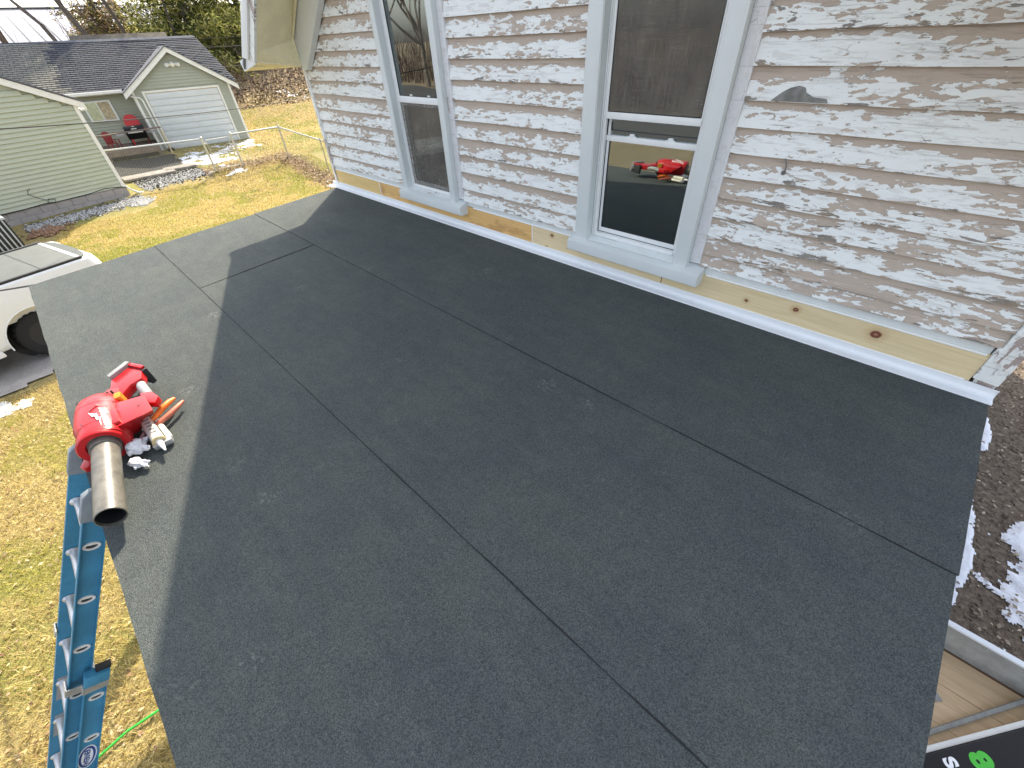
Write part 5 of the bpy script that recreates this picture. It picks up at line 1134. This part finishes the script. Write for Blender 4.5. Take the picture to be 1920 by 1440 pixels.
b.loft([ring_pts(-.02, .005, .095, R0 + .010, R0 + .010, 36), ring_pts(.012, .005, .095, R0 + .010, R0 + .010, 36), ring_pts(.013, .005, .095, R0, R0, 36)], cap=False); obj('tube_collar', b, 'tube', bl)
# main housing: fat rounded drum, loft along x
b = B(BL); cy = .012
prof_ = [(-.315, .050, .055, .0), (-.310, .072, .074, .0), (-.285, .086, .086, .0), (-.24, .091, .091, .0), (-.16, .092, .092, 0), (-.10, .091, .091, 0), (-.05, .088, .088, 0), (-.005, .086, .086, 0), (.010, .083, .083, 0), (.012, .068, .068, 0)]
b.loft([ring_pts(x, cy - (.010 if x > -.06 else 0), .096, ry, rz_, 32, 1.12) for x, ry, rz_, _ in prof_]); body = obj('housing', b, 'red', bl)
b = B(BL); b.loft([ring_pts(-.03, .008, .096, .087, .086, 32), ring_pts(.016, .010, .096, .087, .086, 32), ring_pts(.024, .010, .096, .082, .081, 32), ring_pts(.022, .006, .096, .060, .060, 32), ring_pts(-.01, .006, .096, .058, .058, 32)], cap=False); obj('front_shroud', b, 'red', bl)
b = B(BL); b.loft([ring_pts(.005, .006, .096, .060, .060, 32), ring_pts(.018, .006, .096, .062, .062, 32)], cap=False); obj('collar_gap', b, 'rubber', bl)
b = B(BL); b.prism([(-.03, .07), (.045, .085), (.05, .108), (.025, .122), (-.05, .100)], 'z', .03, .055); obj('mount_tab', b, 'red', bl, bevel=.004)
b = B(BL); 
for k in range(9):
    a = rad(20 + k * 17); b.box(-.322, -.312, cy + math.cos(a) * .0 - .07 + k * .0165, cy - .062 + k * .0165, .06, .155)
obj('intake_slats', b, 'rubber', bl, kind='stuff')
b = B(BL); b.ring((-.318, cy, .108), A_, .0, .075, .004, 28); 
# ribs and seam lines on the drum
for x in (-.215, -.06):
    b = B(BL); b.loft([ring_pts(x, cy - (.006 if x > -.1 else 0), .096, .0930 if x < -.1 else .0895, .0930 if x < -.1 else .0895, 32, 1.12), ring_pts(x + .004, cy - (.006 if x > -.1 else 0), .096, .0930 if x < -.1 else .0895, .0930 if x < -.1 else .0895, 32, 1.12)], cap=False); obj('seam', b, 'red_d', bl)
# right hand motor pod (faceted wedge) towards the house
def slab(poly, z0, z1, mat, name, bev=.008, taper=0):
    b = B(BL); n = len(poly); c = (sum(p[0] for p in poly) / n, sum(p[1] for p in poly) / n)
    top = [(c[0] + (x - c[0]) * (1 - taper), c[1] + (y - c[1]) * (1 - taper), z1) for x, y in poly]; bot = [(x, y, z0) for x, y in poly]
    b.add(bot + top, [tuple(range(n))[::-1], tuple(range(n, 2 * n))] + [(i, (i + 1) % n, n + (i + 1) % n, n + i) for i in range(n)]); return obj(name, b, mat, bl, bevel=bev)
b = B(BL); b.loft([[(x, y, .03) for x, y in ((-.25, -.04), (-.26, -.13), (-.188, -.155), (-.085, -.09), (-.07, -.04))], [(x, y, .148) for x, y in ((-.205, -.06), (-.172, -.180), (-.018, -.206), (-.006, -.10), (.0, -.05))]], sm=False); obj('motor_pod', b, 'red', bl, bevel=.005)
slab([(-.150, -.045), (-.140, -.075), (-.020, -.088), (-.012, -.045)], .140, .162, 'red', 'pod_cover', .004, .04)
slab([(-.255, -.150), (-.17, -.155), (-.12, -.205), (-.165, -.222), (-.235, -.196)], .085, .120, 'red', 'trigger_housing', .005)
b = B(BL); b.tube([(-.235, -.176, .095), (-.28, -.166, .105), (-.33, -.156, .105), (-.375, -.150, .098)], [.021, .023, .022, .020], 14); obj('grip', b, 'greyp', bl)
b = B(BL); b.tube([(-.228, -.140, .085), (-.245, -.128, .088), (-.262, -.134, .09)], .007, 8); obj('trigger', b, 'red_d', bl)
slab([(-.465, -.040), (-.545, -.118), (-.475, -.178), (-.375, -.172), (-.36, -.145), (-.35, -.120), (-.29, -.085), (-.31, -.03)], .085, .130, 'red', 'handle_bridge', .005, .04)
slab([(-.25, -.05), (-.36, -.075), (-.38, -.03), (-.30, .03), (-.24, .03)], .07, .135, 'red', 'neck', .005)
slab([(-.490, -.032), (-.575, -.118), (-.553, -.138), (-.515, -.105), (-.462, -.044)], .075, .150, 'battery', 'battery', .006, .04)
slab([(-.515, -.020), (-.600, -.105), (-.578, -.122), (-.493, -.034)], .045, .135, 'battery', 'battery_cap', .006, .1)
slab([(-.545, -.140), (-.455, -.196), (-.440, -.176), (-.535, -.118)], .04, .130, 'rubber', 'battery_contact', .004)
slab([(-.555, -.132), (-.540, -.120), (-.455, -.178), (-.468, -.192)], .128, .142, 'red', 'battery_latch', .003)
# vent louvres (amber) between drum and bridge
b = B(BL)
for k in range(4): b.box(-.285 + k * .012, -.279 + k * .012, -.088, -.062, .10, .150)
obj('vent_louvres', b, plain('amber_vent', (.6, .35, .04), .5), bl, kind='stuff')
# raised hexagon badge, bolt and script on the drum top
def drum(x, w, lift=.0):
    """point on the drum surface: w = arc coordinate towards the house"""
    R_ = .094; a = w / R_; return BL((x, cy - math.sin(a) * R_, .096 + math.cos(a) * R_ + lift + .001))
def drum_poly(pts, lift, mat, name, th=.0022, n=6):
    b = B(); P = []
    for (x0, w0), (x1, w1) in zip(pts, pts[1:] + pts[:1]):
        for k in range(n): P.append((x0 + (x1 - x0) * k / n, w0 + (w1 - w0) * k / n))
    m_ = len(P); t_ = [drum(x, w, lift) for x, w in P]; cx_ = sum(p[0] for p in P) / m_; cw = sum(p[1] for p in P) / m_
    c = drum(cx_, cw, lift); b.add([c] + t_, [(0, 1 + i, 1 + (i + 1) % m_) for i in range(m_)], True); obj(name, b, mat, bl, fix=False); return b
hexo = [(-.140, -.005), (-.185, .028), (-.172, .070), (-.130, .088), (-.004, .086), (-.004, .078), (-.126, .079), (-.160, .064), (-.170, .032), (-.135, .004)]
b = B(); P = [drum(x, w, .0018) for x, w in hexo]; n2 = 5
P = []
for (xa, wa), (xb, wb) in ((hexo[i], hexo[9 - i]) for i in range(5)): P += [drum(xa, wa, .0022), drum(xb, wb, .0022)]
b.add(P, [(2 * i, 2 * i + 1, 2 * i + 3, 2 * i + 2) for i in range(4)]); obj('badge_edge', b, 'red_d', bl, fix=False)
for pts in ([(-.215, -.052), (-.165, -.020), (-.178, -.016), (-.108, .012)],):
    pass
bolt = [(-.225, -.050), (-.180, -.030), (-.186, -.018), (-.148, -.010), (-.152, .0), (-.105, .012), (-.160, .010), (-.158, .0), (-.200, -.008), (-.192, -.020)]
b = B(); P = [drum(x, w, .0028) for x, w in [(-.125, .004), (-.082, .020), (-.090, .025), (-.050, .034), (-.058, .039), (-.004, .048)]]; Q = [drum(x, w, .0028) for x, w in [(-.125, .004), (-.102, .027), (-.108, .032), (-.068, .041), (-.076, .045), (-.004, .048)]]
b.add(P + Q, [(i, i + 1, 7 + i, 6 + i) for i in range(5)]); obj('lightning_bolt', b, 'white_p', bl, fix=False)
cu_ = bpy.data.curves.new('t', 'FONT'); cu_.body = 'Milwaukee'; cu_.size = .046; cu_.extrude = .0; cu_.align_x = 'CENTER'; cu_.align_y = 'CENTER'; cu_.shear = .3; cu_.offset = .0002; cu_.space_character = .92
tmp = bpy.data.objects.new('tmp', cu_); COL.objects.link(tmp); dg = bpy.context.evaluated_depsgraph_get(); dg.update(); me = bpy.data.meshes.new_from_object(tmp.evaluated_get(dg)); bpy.data.objects.remove(tmp)
org = BL((-.08, cy, .2)); xs_ = [v.co.x for v in me.vertices]; k_ = .142 / (max(xs_) - min(xs_))
for v in me.vertices: p = drum(-.078 + v.co.x * k_, .060 + v.co.y * k_ * 1.1 + v.co.x * k_ * .14, .0036); v.co = p - org
me.name = 'lettering'; me.materials.clear(); me.materials.append(M['white_p']); link(me, 'lettering', bl, org)
for x, w in ((-.055, -.02), (-.20, .085)):
    b = B(); p = drum(x, w, .0); q = drum(x, w, .0015); b.tube([p, q], .0045, 8); obj('screw', b, 'rubber', bl)
b = B(BL); b.tube([(-.10, -.155, .146), (-.10, -.155, .1495)], .006, 8); obj('screw', b, 'rubber', bl)

# pliers with orange and red grips
pl = thing('pliers', BL((-.15, -.22, 0)), 'pliers with one orange and one worn red handle poking out past the blower', 'pliers')
b = B(BL); P = [(-.10, -.12, .03), (-.125, -.165, .045), (-.155, -.200, .055), (-.185, -.235, .055), (-.21, -.255, .048)]; b.tube(P, [.008, .012, .014, .013, .008], 10); obj('handle', b, 'orange', pl)
b = B(BL); P = [(-.07, -.12, .025), (-.085, -.17, .03), (-.115, -.22, .034), (-.155, -.262, .034), (-.185, -.282, .03)]; b.tube(P, [.008, .012, .013, .011, .007], 10); obj('handle', b, 'salmon', pl)
b = B(BL); b.tube([(-.12, -.16, .026), (-.06, -.10, .02), (-.02, -.07, .016)], [.014, .013, .006], 8); obj('jaws', b, 'steel', pl)
# caulk cartridge in its frame
ck = thing('caulk_gun', BL((.02, -.17, 0)), 'caulking gun holding a white cartridge, its nozzle pointing at the ladder side', 'caulk gun')
cd0, cd1 = Vector((-.15, -.118, .040)), Vector((.055, -.160, .034))
b = B(BL); b.tube([cd0, cd1], .0245, 20); obj('cartridge', b, 'cream', ck)
b = B(BL); dirc = (cd1 - cd0).normalized(); b.tube([cd1, cd1 + dirc * .006], .027, 20); obj('cartridge_rim', b, plain('yellowed_rim', (.62, .50, .26), .5), ck)
b = B(BL); b.tube([cd1 + dirc * .006, cd1 + dirc * .016, cd1 + dirc * .030, cd1 + dirc * .085], [.013, .0115, .0115, .0035], 14); obj('nozzle', b, 'white_p', ck)
b = B(BL); b.loft([[cd0 + dirc * t_ + Vector((0, -.030 * math.cos(a), .030 * math.sin(a) - .002)) for a in np.linspace(math.pi * .95, math.pi * 2.05, 10)] for t_ in (.0, .19)], cap=False, close=False); obj('frame', b, 'alu', ck)
b = B(BL); b.box(.06, .135, -.215, -.150, .0, .045, .008); obj('second_cartridge', b, 'greyp', ck) if False else None
b = B(BL); q0, q1 = Vector((-.13, -.155, .020)), Vector((.045, -.196, .018)); b.tube([q0, q1], .013, 16); obj('rod_barrel', b, 'cream', ck)
b = B(BL); b.box(.040, .075, -.205, -.130, .003, .030, .004); obj('front_plate', b, 'alu', ck)
b = B(BL)
for k in range(5): q = cd0.lerp(cd1, .25 + k * .13) + Vector((0, -.006, .0243)); b.box(q.x - .006, q.x + .006, q.y - .010, q.y + .012, q.z - .0005, q.z + .0012)
obj('print_lines', b, 'greyp', ck, kind='stuff')
# crumpled white gloves
def glove(c, lobes, label, seed):
    bm = bmesh.new(); mb_ = []
    bb = B(BL)
    g = thing('work_glove', BL((c[0], c[1], 0)), label, 'glove', None)
    for i, (dx, dy, dz, r, sx, sy, sz, ang) in enumerate(lobes):
        bm = bmesh.new(); bmesh.ops.create_icosphere(bm, subdivisions=4, radius=1); R_ = Matrix.Rotation(ang, 3, 'Z')
        for v in bm.verts:
            p = v.co.copy(); k = 1 + .35 * noise.noise(p * 1.4 + Vector((seed, i, 0))) - .30 * abs(noise.noise(p * 2.2 + Vector((i, seed, 3)))); p = p * k
            p = R_ @ Vector((p.x * sx, p.y * sy, p.z * sz)) * r; v.co = Vector((c[0] + dx, c[1] + dy, max(.001, dz + p.z))) + Vector((p.x, p.y, 0))
        bm.verts.index_update(); q = B(BL); q.add([v.co.copy() for v in bm.verts], [[v.index for v in f.verts] for f in bm.faces], True); bm.free(); obj('fabric' if i == 0 else 'finger', q, 'glove', g)
glove((.025, -.072), [(0, 0, .036, .036, 1.2, 1.0, .9, .3), (.028, -.030, .030, .017, 1.6, .8, .9, -.7), (-.03, -.03, .028, .016, 1.5, .8, .8, .9), (.03, .018, .040, .015, 1.4, .8, .9, .4)], 'crumpled white glove tucked between blower and caulk gun', 3)
glove((.115, -.060), [(0, 0, .022, .030, 1.3, .8, .6, -.5), (.030, -.022, .016, .014, 2.2, .7, .7, -.6), (.018, -.030, .020, .012, 2.2, .7, .7, -.9), (.020, .006, .018, .012, 1.8, .7, .7, -.1)], 'white glove lying flatter against the grey tube', 9)

# ---------------------------------------------------------------- right side: trailer with plywood floor, black box
tr = thing('utility_trailer', (7.2, .3, -3), 'open trailer with plywood floor and grey board side beside the porch corner', 'trailer')
zf = -2.54
for k in range(5):
    b = B(); y1 = .755 - k * .30; b.box(6.0, 9.2, y1 - .296, y1, zf - .02, zf - (k % 2) * .0015); obj('floor_board', b, 'ply', tr)
b = B(); b.box(6.0, 9.2, .76, .785, zf - .02, -2.262); obj('side_board', b, 'greyboard', tr)
b = B(); b.box(6.0, 9.2, .752, .795, -2.2615, -2.242, .003); obj('top_cap', b, 'flash', tr)
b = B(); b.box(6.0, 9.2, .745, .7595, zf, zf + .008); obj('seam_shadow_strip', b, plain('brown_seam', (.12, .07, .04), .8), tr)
b = B(); b.box(6.2, 9.0, -.7, .7, zf - .14, zf - .025); obj('chassis', b, 'blacktrim', tr)
for y in (-.85, .90):
    b = B(); b.tube([(7.6, y - .08, -2.70), (7.6, y + .08, -2.70)], .29, 24); obj('wheel', b, 'tyre', tr)
b = B(); b.tube([(6.33, -.32, zf + .03), (6.50, -.05, zf + .035), (7.02, .70, zf + .05)], .016, 8); tag(obj('steel_bar', b, 'greyboard'), 'thin grey steel bar lying diagonally across the trailer floor', 'bar')
b = B(); b.add([(6.40, .50, zf + .002), (6.44, .52, zf + .002), (6.62, .335, zf + .002), (6.585, .30, zf + .002), (6.40, .50, zf + .006), (6.44, .52, zf + .006), (6.62, .335, zf + .006), (6.585, .30, zf + .006)], [(3, 2, 1, 0), (4, 5, 6, 7), (0, 1, 5, 4), (1, 2, 6, 5), (2, 3, 7, 6), (3, 0, 4, 7)]); tag(obj('flat_strap', b, 'greyboard'), 'short flat grey strap lying on the plywood next to the steel bar', 'strap')
bx_d = Vector((.45, .60, 0)).normalized(); bx_n = Vector((.8, -.6, 0)).normalized()
BX = Frame((6.43, -.29, zf + .003), bx_d, bx_n * 1.0, (0, 0, 1))
box = thing('black_case', BX((.4, .3, 0)), 'glossy black case with white S and green 8 lettering in the bottom right corner', 'case')
b = B(BX); b.box(-.5, 1.3, .0, .9, .0, .14, .012); obj('case_body', b, 'bblack', box)
b = B(BX); b.box(-.5, 1.3, -.035, -.003, .0, .12, .006); obj('edge_trim', b, 'trim', box)
tx = lambda s, o, size, mat, bold: text_obj(s, box, mat, size, BX((o[0], o[1], .1412)), bx_n, bx_d, .0006, name='lettering', bold=bold)
tx('S', (.250, .062), .11, 'white_p', .005); tx('8', (.445, .088), .17, 'greenp', .009)

# ---------------------------------------------------------------- red car across the street (window reflection)
def car(o, yaw, mat, label):
    fr = Frame(o, (math.cos(yaw), math.sin(yaw), 0)); t = thing('parked_car', o, label, 'car')
    b = B(fr); b.loft([[(x, y, z) for x, z in ((-2.2, .35), (2.2, .32), (2.25, .62), (1.9, .78), (1.0, .92), (-1.7, .98), (-2.2, .85))] for y in (-.86, .86)], sm=False); obj('body', b, mat, t, bevel=.06)
    b = B(fr); b.loft([[(x, y * (1 if z < 1 else .82), z) for x, z in ((-1.7, .96), (1.0, .90), (.35, 1.38), (-1.1, 1.42))] for y in (-.78, .78)], sm=False); obj('cabin', b, 'gasket', t, bevel=.05)
    b = B(fr); b.box(-1.05, .3, -.62, .62, 1.40, 1.45, .02); obj('roof', b, mat, t)
    for x in (-1.35, 1.35):
        for s in (-1, 1):
            b = B(fr); b.tube([(x, s * .70, .32), (x, s * .88, .32)], .32, 20); w = obj('wheel', b, 'tyre', t); b = B(fr); b.tube([(x, s * .88, .32), (x, s * .885, .32)], .19, 14); obj('rim', b, 'alu', w)
car((3.3, -22.5, -2.93), .05, 'carred', 'glossy red car parked across the street')
car((9.5, -20.5, -2.93), .0, 'white', 'white car on the street beyond the red one')
